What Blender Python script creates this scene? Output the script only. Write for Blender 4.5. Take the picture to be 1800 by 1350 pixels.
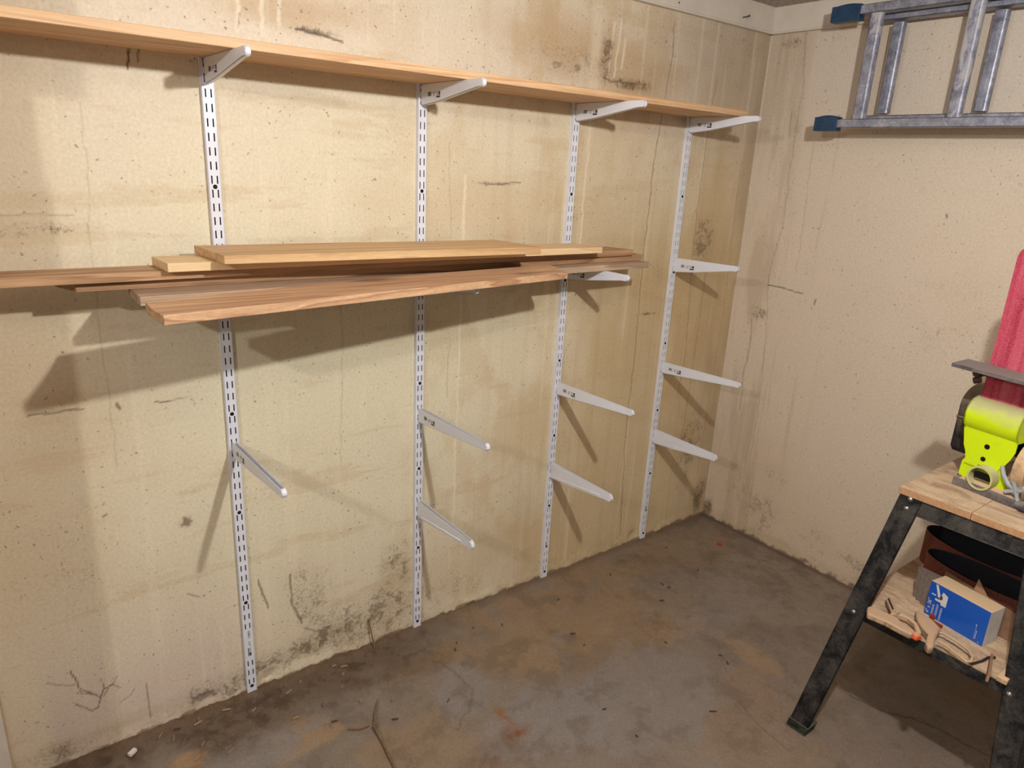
import bpy, math, random
import numpy as np
from mathutils import Vector, Matrix

for o in list(bpy.data.objects): bpy.data.objects.remove(o, do_unlink=True)
SC = bpy.context.scene
COL = SC.collection

# ------------------------------------------------------------------ camera
CP = (-2.6168, -1.8161, 1.5402); YAW, PITCH, ROLL, FPX = 0.6649, -0.3020, 0.0511, 1239.81
cy, sy = math.cos(YAW), math.sin(YAW)
f = Vector((sy*math.cos(PITCH), cy*math.cos(PITCH), math.sin(PITCH)))
r = Vector((cy, -sy, 0)); u = r.cross(f)
r2 = r*math.cos(ROLL)+u*math.sin(ROLL); u2 = -r*math.sin(ROLL)+u*math.cos(ROLL)
cd = bpy.data.cameras.new('camera'); cam = bpy.data.objects.new('camera', cd); COL.objects.link(cam)
cam.matrix_world = Matrix(((r2.x, u2.x, -f.x, CP[0]), (r2.y, u2.y, -f.y, CP[1]), (r2.z, u2.z, -f.z, CP[2]), (0, 0, 0, 1)))
cd.sensor_width = 36; cd.lens = FPX/1800*36; cd.clip_start = .02
SC.camera = cam

# ------------------------------------------------------------------ world, light, exposure
w = bpy.data.worlds.new('world'); SC.world = w; w.use_nodes = True
w.node_tree.nodes['Background'].inputs[0].default_value = (.8, .85, 1, 1)
w.node_tree.nodes['Background'].inputs[1].default_value = .02
def bulb_or_fill_light(name, loc, power, col=(1, .955, .90), size=.024):
    l = bpy.data.lights.new(name, 'POINT'); l.energy = power; l.color = col; l.shadow_soft_size = size
    o = bpy.data.objects.new(name, l); o.location = loc; COL.objects.link(o); return o
LA = (-1.771, -1.603, 1.955); LB = (-3.573, -1.609, 1.985); L_FILL = (-2.9, -4.1, 1.97)
bulb_or_fill_light('bulb_or_fill_light', LA, 64, (1, .985, .965))
bulb_or_fill_light('bulb_or_fill_light', LB, 38, (1, .98, .955))
bulb_or_fill_light('bulb_or_fill_light', L_FILL, 9, (1, .98, .955))  # weak fill light added behind the camera, no bulb known there
vs = SC.view_settings
vs.view_transform = 'Standard'; vs.look = 'None'; vs.gamma = 1; vs.use_curve_mapping = False
vs.exposure = 0.18

# ------------------------------------------------------------------ helpers
def lin(c):
    c = np.asarray(c, dtype=float)/255.
    return np.where(c <= .04045, c/12.92, ((c+.055)/1.055)**2.4)
def L3(c): return tuple(float(v) for v in lin(c))+(1.,)

class MB:
    def __init__(s): s.v = []; s.f = []; s.m = []
    def add(s, vs, fs, mi=0):
        n = len(s.v); s.v += [tuple(map(float, p)) for p in vs]
        for q in fs: s.f.append(tuple(n+i for i in q)); s.m.append(mi)
        return s
    def box(s, x0, x1, y0, y1, z0, z1, mi=0):
        return s.hexa([(x0, y0, z0), (x1, y0, z0), (x1, y1, z0), (x0, y1, z0), (x0, y0, z1), (x1, y0, z1), (x1, y1, z1), (x0, y1, z1)], mi)
    def hexa(s, p, mi=0):
        return s.add(p, [(0, 3, 2, 1), (4, 5, 6, 7), (0, 1, 5, 4), (1, 2, 6, 5), (2, 3, 7, 6), (3, 0, 4, 7)], mi)
    def prism(s, pts, fn0, fn1, mi=0):
        n = len(pts)
        a = [fn0(*p) for p in pts]; b = [fn1(*p) for p in pts]
        return s.add(a+b, [tuple(range(n-1, -1, -1)), tuple(range(n, 2*n))]+[(i, (i+1) % n, n+(i+1) % n, n+i) for i in range(n)], mi)
    def tube(s, path, rad, n=10, mi=0, cap=True):
        path = [Vector(p) for p in path]
        if not hasattr(rad, '__len__'): rad = [rad]*len(path)
        vs_ = []; prev = None
        for i, p in enumerate(path):
            d = (path[min(i+1, len(path)-1)]-path[max(i-1, 0)]).normalized()
            if prev is None:
                a = Vector((0, 0, 1)) if abs(d.z) < .9 else Vector((1, 0, 0))
                e1 = d.cross(a).normalized()
            else: e1 = (prev-d*prev.dot(d)).normalized()
            prev = e1; e2 = d.cross(e1)
            for k in range(n):
                t = 2*math.pi*k/n; vs_.append(p+(e1*math.cos(t)+e2*math.sin(t))*rad[i])
        fs = []
        for i in range(len(path)-1):
            for k in range(n):
                fs.append((i*n+k, i*n+(k+1) % n, (i+1)*n+(k+1) % n, (i+1)*n+k))
        if cap: fs += [tuple(range(n-1, -1, -1)), tuple(range((len(path)-1)*n, len(path)*n))]
        return s.add(vs_, fs, mi)
    def ring(s, c, ax, r0, r1, length, n=32, mi=0):
        """open tube with wall thickness; axis ax, from c to c+ax*length"""
        ax = Vector(ax).normalized(); c = Vector(c)
        e1 = ax.cross(Vector((0, 0, 1))).normalized(); e2 = ax.cross(e1)
        P = []
        for (rr, l) in ((r1, 0), (r1, length), (r0, length), (r0, 0)):
            for k in range(n):
                t = 2*math.pi*k/n; P.append(c+ax*l+(e1*math.cos(t)+e2*math.sin(t))*rr)
        F = []
        for j in range(4):
            for k in range(n):
                F.append((j*n+k, j*n+(k+1) % n, ((j+1) % 4)*n+(k+1) % n, ((j+1) % 4)*n+k))
        return s.add(P, F, mi)
    def build(s, name, mats, parent=None, loc=None, bevel=0, smooth=35, tagd=None, seg=2):
        if not isinstance(mats, (list, tuple)): mats = [mats]
        v = np.array(s.v)
        if loc is None:
            loc = (0, 0, 0) if parent is not None else ((v[:, 0].min()+v[:, 0].max())/2, (v[:, 1].min()+v[:, 1].max())/2, v[:, 2].min())
        v = v-np.array(loc)
        me = bpy.data.meshes.new(name); me.from_pydata([tuple(p) for p in v], [], s.f)
        for m in mats: me.materials.append(m)
        me.polygons.foreach_set('material_index', s.m)
        import bmesh
        bm = bmesh.new(); bm.from_mesh(me); bmesh.ops.recalc_face_normals(bm, faces=bm.faces); bm.to_mesh(me); bm.free()
        if smooth:
            me.polygons.foreach_set('use_smooth', [True]*len(me.polygons))
            me.set_sharp_from_angle(angle=math.radians(smooth))
        me.update()
        o = bpy.data.objects.new(name, me); o.location = loc; COL.objects.link(o)
        if parent is not None: o.parent = parent
        if bevel:
            b = o.modifiers.new('bevel', 'BEVEL'); b.width = bevel; b.segments = seg; b.limit_method = 'ANGLE'; b.angle_limit = math.radians(40)
            b.harden_normals = False
        if tagd: tag(o, *tagd)
        return o
def tag(o, label=None, cat=None, group=None):
    if label: o['label'] = label
    if cat: o['category'] = cat
    if group: o['group'] = group
    return o
def struct(o): o['kind'] = 'structure'; return o
def empty(name, loc, rz, label, cat, group=None):
    o = bpy.data.objects.new(name, None); o.location = loc; o.rotation_euler = (0, 0, rz); o.empty_display_size = .05
    COL.objects.link(o); return tag(o, label, cat, group)

# ---- node material builder
class NT:
    def __init__(s, name):
        s.mat = bpy.data.materials.new(name); s.mat.use_nodes = True; s.t = s.mat.node_tree; s.b = s.t.nodes['Principled BSDF']
    def n(s, typ, **kw):
        nd = s.t.nodes.new(typ)
        for k, v in kw.items():
            if k.startswith('i_'): nd.inputs[k[2:].replace('_', ' ')].default_value = v
            else: setattr(nd, k, v)
        return nd
    def l(s, a, b): s.t.links.new(a, b)
    def coord(s, scale=(1, 1, 1), kind='Object', rnd=0.):
        tc = s.n('ShaderNodeTexCoord'); mp = s.n('ShaderNodeMapping'); mp.inputs['Scale'].default_value = scale
        src = tc.outputs[kind]
        if rnd:
            oi = s.n('ShaderNodeObjectInfo'); ml = s.n('ShaderNodeMath', operation='MULTIPLY'); ml.inputs[1].default_value = rnd
            s.l(oi.outputs['Random'], ml.inputs[0]); ad = s.n('ShaderNodeVectorMath', operation='ADD')
            s.l(src, ad.inputs[0]); s.l(ml.outputs[0], ad.inputs[1]); src = ad.outputs[0]
        s.l(src, mp.inputs['Vector']); return mp.outputs[0]
    def noise(s, vec, scale, detail=4, rough=.55, dist=0):
        nd = s.n('ShaderNodeTexNoise'); nd.inputs['Scale'].default_value = scale; nd.inputs['Detail'].default_value = detail
        nd.inputs['Roughness'].default_value = rough; nd.inputs['Distortion'].default_value = dist; s.l(vec, nd.inputs['Vector']); return nd.outputs[0]
    def ramp(s, fac, stops, interp='LINEAR'):
        nd = s.n('ShaderNodeValToRGB'); cr = nd.color_ramp; cr.interpolation = interp
        while len(cr.elements) < len(stops): cr.elements.new(.5)
        for e, (p, c) in zip(cr.elements, stops): e.position = p; e.color = c if len(c) == 4 else tuple(c)+(1,)
        s.l(fac, nd.inputs[0]); return nd.outputs[0]
    def mix(s, fac, a, b, mode='MIX'):
        nd = s.n('ShaderNodeMix', data_type='RGBA', blend_type=mode)
        for sk, v in ((nd.inputs[0], fac), (nd.inputs[6], a), (nd.inputs[7], b)):
            if isinstance(v, (int, float)): sk.default_value = v
            elif isinstance(v, tuple): sk.default_value = v
            else: s.l(v, sk)
        return nd.outputs[2]
    def math(s, op, a, b=0.):
        nd = s.n('ShaderNodeMath', operation=op)
        for sk, v in ((nd.inputs[0], a), (nd.inputs[1], b)):
            if isinstance(v, (int, float)): sk.default_value = v
            else: s.l(v, sk)
        return nd.outputs[0]
    def bump(s, h, strength=.3, dist=.002, prev=None):
        nd = s.n('ShaderNodeBump'); nd.inputs['Strength'].default_value = strength; nd.inputs['Distance'].default_value = dist
        s.l(h, nd.inputs['Height'])
        if prev is not None: s.l(prev, nd.inputs['Normal'])
        return nd.outputs[0]
    def out(s, col=None, rough=.6, metal=0., spec=.5, nrm=None):
        b = s.b
        if col is not None:
            if isinstance(col, tuple): b.inputs['Base Color'].default_value = col
            else: s.l(col, b.inputs['Base Color'])
        if isinstance(rough, (int, float)): b.inputs['Roughness'].default_value = rough
        else: s.l(rough, b.inputs['Roughness'])
        if isinstance(metal, (int, float)): b.inputs['Metallic'].default_value = metal
        else: s.l(metal, b.inputs['Metallic'])
        b.inputs['Specular IOR Level'].default_value = spec
        if nrm is not None: s.l(nrm, b.inputs['Normal'])
        return s.mat
W4 = (1, 1, 1, 1); K4 = (0, 0, 0, 1)

def simple(name, rgb, rough=.5, metal=0., spec=.5, var=.06, vs_=40, bump=.05):
    t = NT(name); c = t.coord(); nz = t.noise(c, vs_, 5)
    d = tuple(max(0, v-255*var) for v in rgb); e = tuple(min(255, v+255*var*.6) for v in rgb)
    return t.out(t.ramp(nz, [(.3, L3(d)), (.7, L3(e))]), rough, metal, spec, t.bump(nz, bump, .001))
def dusty(name, base, dust, amount=.5, rough=.75, scale=18, metal=0., fine=160, top=0.35):
    """a base colour with sawdust lying on it in blotches and more of it on upward faces"""
    t = NT(name); c = t.coord(rnd=7.); n1 = t.noise(c, scale, 6, .6, .6); n2 = t.noise(c, fine, 3)
    g = t.n('ShaderNodeNewGeometry'); sx = t.n('ShaderNodeSeparateXYZ'); t.l(g.outputs['Normal'], sx.inputs[0])
    up = t.math('MULTIPLY', t.math('MAXIMUM', sx.outputs[2], 0.), top)
    s = t.math('ADD', t.math('ADD', n1, up), t.math('MULTIPLY', t.math('SUBTRACT', n2, .5), .3))
    lo = 1-amount
    fac = t.ramp(s, [(max(.02, lo-.17), K4), (min(.98, lo+.17), W4)])
    return t.out(t.mix(fac, L3(base), L3(dust)), rough, metal, .3, t.bump(s, .2, .001))

# painted concrete / floor: colour comes from a vertex attribute plus fine procedural pitting
def plaster(name, kind):
    t = NT(name); c = t.coord()
    at = t.n('ShaderNodeAttribute'); at.attribute_name = 'albedo'
    if kind == 'wall':
        fine = t.noise(c, 130, 5, .6); mid = t.noise(c, 28, 4, .6)
        pit = t.n('ShaderNodeTexVoronoi'); pit.inputs['Scale'].default_value = 46; pit.inputs['Randomness'].default_value = 1
        dn = t.n('ShaderNodeVectorMath', operation='ADD'); nz = t.n('ShaderNodeTexNoise'); nz.inputs['Scale'].default_value = 70; nz.inputs['Detail'].default_value = 3
        sc = t.n('ShaderNodeVectorMath', operation='SCALE'); sc.inputs['Scale'].default_value = .022
        t.l(c, nz.inputs['Vector']); t.l(nz.outputs[1], sc.inputs[0]); t.l(c, dn.inputs[0]); t.l(sc.outputs[0], dn.inputs[1]); t.l(dn.outputs[0], pit.inputs['Vector'])
        gate = t.ramp(t.noise(c, 7, 4, .7), [(.38, K4), (.56, W4)])
        pm = t.math('MULTIPLY', t.ramp(pit.outputs[0], [(.055, W4), (.15, K4)]), gate)
        pit2 = t.n('ShaderNodeTexVoronoi'); pit2.inputs['Scale'].default_value = 105; t.l(dn.outputs[0], pit2.inputs['Vector'])
        pm2 = t.math('MULTIPLY', t.ramp(pit2.outputs[0], [(.05, W4), (.2, K4)]), t.ramp(t.noise(c, 12, 4, .7), [(.46, K4), (.62, W4)]))
        gn = t.noise(c, 105, 7, .80, .6)
        gr = t.ramp(t.math('SUBTRACT', t.math('ADD', gn, t.math('MULTIPLY', at.outputs['Alpha'], .36)), .0), [(.60, K4), (.80, W4)])
        # short dark hairs of cracked paint
        cs = t.coord((1, 1, .55)); cn = t.noise(cs, 26, 7, .72, 1.2)
        hair = t.ramp(t.math('ABSOLUTE', t.math('SUBTRACT', cn, .5)), [(.0, W4), (.009, K4)])
        g2 = t.ramp(t.noise(c, 11, 3, .6), [(.57, K4), (.68, W4)])
        hm = t.math('MULTIPLY', hair, g2)
        cv = t.mix(t.ramp(fine, [(.3, W4), (.72, K4)]), at.outputs[0], (.86, .84, .80, 1), 'MULTIPLY')
        cv = t.mix(t.math('MULTIPLY', pm2, .4), cv, L3((128, 104, 78)))
        cv = t.mix(t.math('MULTIPLY', gr, t.math('MINIMUM', t.math('MULTIPLY', at.outputs['Alpha'], 3.), .72)), cv, L3((100, 80, 58)))
        cv = t.mix(t.math('MULTIPLY', pm, .62), cv, L3((104, 80, 56)))
        cv = t.mix(t.math('MULTIPLY', hm, .45), cv, L3((100, 78, 55)))
        h = t.math('ADD', t.math('MULTIPLY', fine, .5), t.math('SUBTRACT', mid, t.math('MULTIPLY', pm, 1.2)))
        nb = t.bump(h, .55, .0022)
        return t.out(cv, t.ramp(mid, [(.3, (.42,)*3), (.7, (.62,)*3)]), 0, .35, nb)
    else:
        fine = t.noise(c, 190, 5, .65); mid = t.noise(c, 22, 6, .65, .4)
        cv = t.mix(t.ramp(fine, [(.32, W4), (.7, K4)]), at.outputs[0], (.74, .70, .66, 1), 'MULTIPLY')
        cv = t.mix(t.ramp(mid, [(.42, (.0,)*3), (.75, (.35,)*3)]), cv, L3((124, 108, 90)))
        pit = t.n('ShaderNodeTexVoronoi'); pit.inputs['Scale'].default_value = 34; t.l(c, pit.inputs['Vector'])
        pm = t.ramp(pit.outputs[0], [(.03, W4), (.07, K4)]); cv = t.mix(t.math('MULTIPLY', pm, .5), cv, L3((66, 50, 38)))
        p2 = t.n('ShaderNodeTexVoronoi'); p2.inputs['Scale'].default_value = 17; t.l(c, p2.inputs['Vector'])
        cv = t.mix(t.ramp(p2.outputs[0], [(.012, (.8,)*3), (.03, K4)]), cv, L3((210, 200, 185)))
        nb = t.bump(t.math('ADD', fine, t.math('MULTIPLY', mid, 2.)), .5, .002)
        return t.out(cv, t.ramp(mid, [(.35, (.42,)*3), (.7, (.75,)*3)]), 0, .3, nb)
M_wall = plaster('painted_concrete', 'wall'); M_floor = plaster('dusty_floor', 'floor')
M_paint = simple('cream_board_paint', (214, 204, 190), .5, var=.03, vs_=12)
M_plain = simple('plain_wall_paint', (196, 186, 170), .7, var=.03, vs_=6)
M_ceil = simple('rough_ceiling', (178, 166, 160), .9, var=.12, vs_=70, bump=.6)
M_white = simple('white_enamel', (226, 228, 236), .32, var=.012, vs_=20, bump=.02)
M_mark = simple('sticker_ink', (70, 62, 58), .6, var=.05, vs_=400)
M_screw = simple('black_screw', (26, 26, 30), .4, .6, var=.03)
M_steel = simple('zinc_screw', (190, 186, 180), .3, .9, var=.05)
M_nail = simple('dark_nail_steel', (62, 54, 50), .5, .5)

def wood(name, dark, light, freq=7., fib=.35, along=(.55, 7, 7)):
    t = NT(name); c = t.coord(along, rnd=13.)
    nz = t.noise(c, 1.6, 3, .45, .35)
    fr = t.math('FRACT', t.math('MULTIPLY', nz, freq))
    ring = t.ramp(fr, [(0., (.15,)*3), (.55, (.55,)*3), (.86, (1.,)*3), (.97, (.25,)*3), (1., (.15,)*3)])
    c2 = t.coord((5, 150, 150), rnd=5.); fb = t.noise(c2, 3., 4, .6)
    knot = t.noise(t.coord((2.2, 9, 9), rnd=3.), 1.3, 2, .5)
    base = t.mix(ring, L3(light), L3(dark))
    base = t.mix(t.math('MULTIPLY', t.ramp(fb, [(.35, K4), (.7, W4)]), fib), base, L3(tuple(v*.72 for v in dark)))
    base = t.mix(t.ramp(knot, [(.68, K4), (.78, (.7,)*3)]), base, L3(tuple(v*.62 for v in dark)))
    return t.out(base, .55, 0, .3, t.bump(fb, .15, .0006))
M_shelfwood = wood('pine_edge', (200, 154, 110), (228, 192, 150), 7, .3, (.5, 9, 16))
M_oak = [wood('weathered_oak', (154, 116, 82), (206, 166, 126), 7, .4, (.5, 9, 16)),
         wood('pink_brown_board', (170, 128, 94), (222, 182, 142), 6, .35, (.5, 9, 16)),
         wood('dark_brown_board', (134, 98, 68), (188, 148, 110), 8, .4, (.5, 9, 16)),
         wood('grey_brown_board', (158, 132, 108), (204, 176, 148), 6, .35)]
M_pine = wood('pale_pine', (214, 180, 132), (232, 204, 160), 4, .18)
M_hem = wood('tan_board', (186, 146, 100), (222, 188, 140), 6, .28, (.45, 9, 14))

# ------------------------------------------------------------------ value noise in numpy
_rt = np.random.RandomState(11).rand(512, 512)
def vn(x, y, seed=0):
    x = np.asarray(x)+seed*17.31; y = np.asarray(y)+seed*5.77
    xi = np.floor(x).astype(int); yi = np.floor(y).astype(int); fx = x-xi; fy = y-yi
    fx = fx*fx*(3-2*fx); fy = fy*fy*(3-2*fy)
    g = lambda a, b: _rt[a % 512, b % 512]
    return (g(xi, yi)*(1-fx)+g(xi+1, yi)*fx)*(1-fy)+(g(xi, yi+1)*(1-fx)+g(xi+1, yi+1)*fx)*fy
def fbm(x, y, sx, sy, oct=5, seed=0, rough=.55):
    s = 0; a = 1; tt = 0
    for k in range(oct):
        s = s+a*vn(x*sx*2**k, y*sy*2**k, seed+k*3); tt += a; a *= rough
    return s/tt
def sst(v, a, b): t = np.clip((v-a)/(b-a), 0, 1); return t*t*(3-2*t)
def blob(X, Y, cx, cy_, rx, ry, jag=.35, seed=0):
    d = np.sqrt(((X-cx)/rx)**2+((Y-cy_)/ry)**2)+(fbm(X, Y, 9, 9, 4, seed)-.5)*2*jag
    return np.clip(1.25-d, 0, 1)
def stroke(X, Y, pts, wd, seed=0, wob=.006):
    Xw = X+(fbm(X, Y, 30, 30, 3, seed)-.5)*wob*2; Yw = Y+(fbm(X, Y, 30, 30, 3, seed+9)-.5)*wob*2
    D = np.full(X.shape, 9.)
    for (a, b), (c, d) in zip(pts[:-1], pts[1:]):
        L2 = (c-a)**2+(d-b)**2+1e-12; t = np.clip(((Xw-a)*(c-a)+(Yw-b)*(d-b))/L2, 0, 1)
        D = np.minimum(D, np.hypot(Xw-a-t*(c-a), Yw-b-t*(d-b)))
    return np.clip(1.4-D/wd, 0, 1)
def lay(C, m, rgb, k=1.):
    m = np.clip(m*k, 0, 1)[..., None]; return C*(1-m)+lin(rgb)*m
def grid_surface(name, A0, A1, B0, B1, step, place, color, disp, mat):
    na = int((A1-A0)/step)+1; nb = int((B1-B0)/step)+1
    a = np.linspace(A0, A1, na); b = np.linspace(B0, B1, nb); AA, BB = np.meshgrid(a, b)
    C = color(AA, BB); D = disp(AA, BB); P = place(AA, BB, D)
    V = np.stack(P, -1).reshape(-1, 3).astype(np.float32)
    i = np.arange(na*nb).reshape(nb, na)
    F = np.stack([i[:-1, :-1], i[:-1, 1:], i[1:, 1:], i[1:, :-1]], -1).reshape(-1, 4)
    me = bpy.data.meshes.new(name); me.vertices.add(len(V)); me.vertices.foreach_set('co', V.ravel())
    me.loops.add(F.size); me.loops.foreach_set('vertex_index', F.ravel().astype(np.int32))
    me.polygons.add(len(F)); me.polygons.foreach_set('loop_start', np.arange(0, F.size, 4, dtype=np.int32))
    me.polygons.foreach_set('use_smooth', np.ones(len(F), dtype=bool))
    at = me.attributes.new('albedo', 'FLOAT_COLOR', 'POINT')
    cc = (C.reshape(-1, 4) if C.shape[-1] == 4 else np.concatenate([C.reshape(-1, 3), np.ones((len(V), 1))], 1)).astype(np.float32); at.data.foreach_set('color', cc.ravel())
    me.materials.append(mat); me.update(calc_edges=True); me.validate()
    o = bpy.data.objects.new(name, me); COL.objects.link(o); return struct(o)

# ---- colours of the left wall (x, z)
YEL = (228, 221, 192); PNK = (224, 208, 188); OCH = (206, 182, 140); BRN = (150, 118, 84); DRK = (84, 66, 50)
def wall_left_col(X, Z):
    GRIME = np.zeros(X.shape)
    C = np.zeros(X.shape+(3,))+lin((226, 213, 188))
    n = fbm(X, Z, 1.6, 1.3, 4, 1)
    C = lay(C, blob(X, Z, -1.75, .85, 1.0, 1.0, .3, 3), YEL, .9)
    C = lay(C, sst(Z+.2*n, 1.66, 1.95), PNK, .6)
    C = lay(C, sst(-X+.15*n, 2.4, 2.62)*sst(Z, .3, .6), (212, 192, 160), .55)
    C = lay(C, sst(.45-Z+.1*n, .05, .4)*sst(-X, 2.05, 2.25)*sst(X, -2.64, -2.60), (216, 200, 186), .75)
    # ochre weathering to the right
    oc = sst(X+.5*(n-.5), -1.35, -.55)*sst(fbm(X, Z, 3, 1.6, 5, 8), .38, .62)*(1-.5*sst(Z, 1.5, 1.9))
    C = lay(C, oc, OCH, .6)
    cl = fbm(X, Z, 7, 4.5, 6, 140, .65); C = lay(C, sst(cl, .5, .66)*sst(X, -2.2, -.9), (204, 178, 134), .45); C = lay(C, sst(1-cl, .52, .7)*sst(X, -2.4, -1.), (228, 216, 188), .35)
    c2 = fbm(X, Z, 3.5, 22, 5, 141, .6); C = lay(C, sst(c2, .6, .72), (206, 182, 144), .35)
    C = lay(C, sst(X+.35*(n-.5), -1.5, -.7)*sst(1.75-Z+.3*(n-.5), 0, .5), (206, 184, 140), .5)
    for (cx, cz, rx, rz, k, s) in [(-1.36, 1.40, .35, .16, .35, 21), (-.90, 1.30, .3, .25, .3, 22), (-.55, 1.0, .3, .3, .3, 23), (-1.06, 1.90, .28, .10, .6, 24),
            (-.70, 1.83, .22, .09, .55, 25), (-1.9, 1.87, .2, .05, .6, 26), (-.34, .88, .16, .5, .25, 27), (-1.2, .22, .35, .12, .3, 28), (-2.45, 1.0, .2, .3, .2, 29), (-.12, 1.2, .2, .6, .3, 30)]:
        C = lay(C, blob(X, Z, cx, cz, rx, rz, .6, s), (192, 160, 118), k)
    # greyer towards the corner and top right
    C = lay(C, sst(X+.2*n, -.75, -.1)*sst(Z, 1.45, 1.9), (176, 160, 142), .6)
    C = lay(C, sst(X, -.30, .0)*sst(fbm(X, Z, 12, 2, 4, 5), .3, .7), (168, 146, 120), .5)
    # vertical runs, wiped paler and darker
    st = fbm(X, Z, 38, 1.1, 4, 40); C = lay(C, sst(st, .60, .74)*sst(X, -1.9, -.7), (184, 156, 118), .2)
    C = lay(C, sst(1-st, .62, .75), (236, 224, 196), .35)
    # paler form-board bands and cloudy marks
    C = lay(C, blob(X, Z, -1.12, .88, .07, .09, .6, 31), (232, 222, 196), .7)
    C = lay(C, blob(X, Z, -.40, .85, .05, .14, .6, 32), (222, 204, 166), .7)
    for px, z0, z1 in [(-2.046, 1.80, 2.1), (-1.988, 1.80, 2.1), (-1.95, 1.83, 2.0), (-.86, 1.82, 1.99), (-.83, 1.83, 2.0), (-.80, 1.86, 1.95), (-1.42, .3, 1.5), (-.93, 1.2, 1.7)]:
        C = lay(C, stroke(X, Z, [(px, z0), (px+.01, z1)], .005, 41), (240, 228, 204), .7)
    # rust and mould with grain
    g = fbm(X, Z, 34, 34, 5, 50, .7)
    def mould(cx, cz, rx, rz, k, col=DRK, th=.52, s=0):
        nonlocal C
        m = blob(X, Z, cx, cz, rx, rz, .6, 60+s); C = lay(C, m, tuple(v*1.25+10 for v in col), k*.22)
        GRIME[...] = np.maximum(GRIME, m*k*(.55+.75*sst(g, th-.08, th+.10)))
    mould(-1.72, .10, .24, .15, .6, (96, 74, 54), .52, 1); mould(-1.93, .24, .09, .13, .45, (100, 76, 52), .54, 2); mould(-1.63, .25, .07, .12, .55, (110, 80, 50), .55, 3)
    mould(-1.88, .09, .20, .05, .75, (100, 78, 60), .5, 4); mould(-2.23, .045, .14, .045, .6, (96, 80, 64), .46, 5); mould(-2.06, .06, .1, .05, .6, (110, 88, 64), .5, 6)
    mould(-.26, 1.27, .07, .11, .6, (84, 72, 58), .5, 7); mould(-.16, .36, .10, .20, .6, (88, 76, 56), .52, 8); mould(-.05, .10, .05, .10, .85, (76, 62, 40), .45, 9)
    mould(-.87, 1.88, .03, .10, .6, (104, 80, 60), .48, 10); mould(-.73, 1.815, .10, .018, .9, (92, 68, 46), .47, 11); mould(-1.05, 1.85, .22, .05, .5, (120, 88, 60), .55, 12)
    mould(-1.86, 1.825, .08, .010, .6, (96, 72, 48), .45, 13); mould(-2.257, .60, .022, .022, .9, (134, 92, 40), .42, 14); mould(-1.29, 1.48, .09, .008, .8, (110, 84, 58), .5, 15)
    mould(-1.45, .12, .25, .10, .35, (140, 104, 66), .55, 16); mould(-.55, 1.01, .07, .008, .8, (120, 88, 54), .5, 17); mould(-2.3, .42, .2, .12, .2, (110, 82, 56), .60, 18)
    mould(-2.55, .55, .2, .25, .22, (130, 100, 70), .58, 19); mould(-2.5, 1.36, .15, .02, .5, (130, 100, 74), .54, 20); mould(-.48, 1.95, .35, .12, .25, (120, 100, 80), .58, 21)
    mould(-2.60, .03, .05, .04, .5, (92, 84, 54), .45, 22)
    # painted-over form seams and cracks
    for pts, wd, k, col in LINES_A: C = lay(C, stroke(X, Z, pts, wd, 70), col, k)
    # dirty foot of the wall
    C = lay(C, sst(.010+.035*(fbm(X, Z, 26, 40, 5, 80, .7)-.45)-Z, 0, .008), (92, 74, 58), .9)
    C = lay(C, sst(.06+.14*(fbm(X, Z, 9, 9, 4, 81)-.5)-Z, 0, .05), (186, 162, 130), .3)
    GRIME[...] = np.maximum(GRIME, .30*sst(.10-Z, 0, .08)*sst(fbm(X, Z, 6, 6, 3, 82), .4, .6))
    return np.concatenate([C, GRIME[..., None]], -1)
SEAM = (140, 112, 80); CRK = (92, 72, 54)
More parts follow.
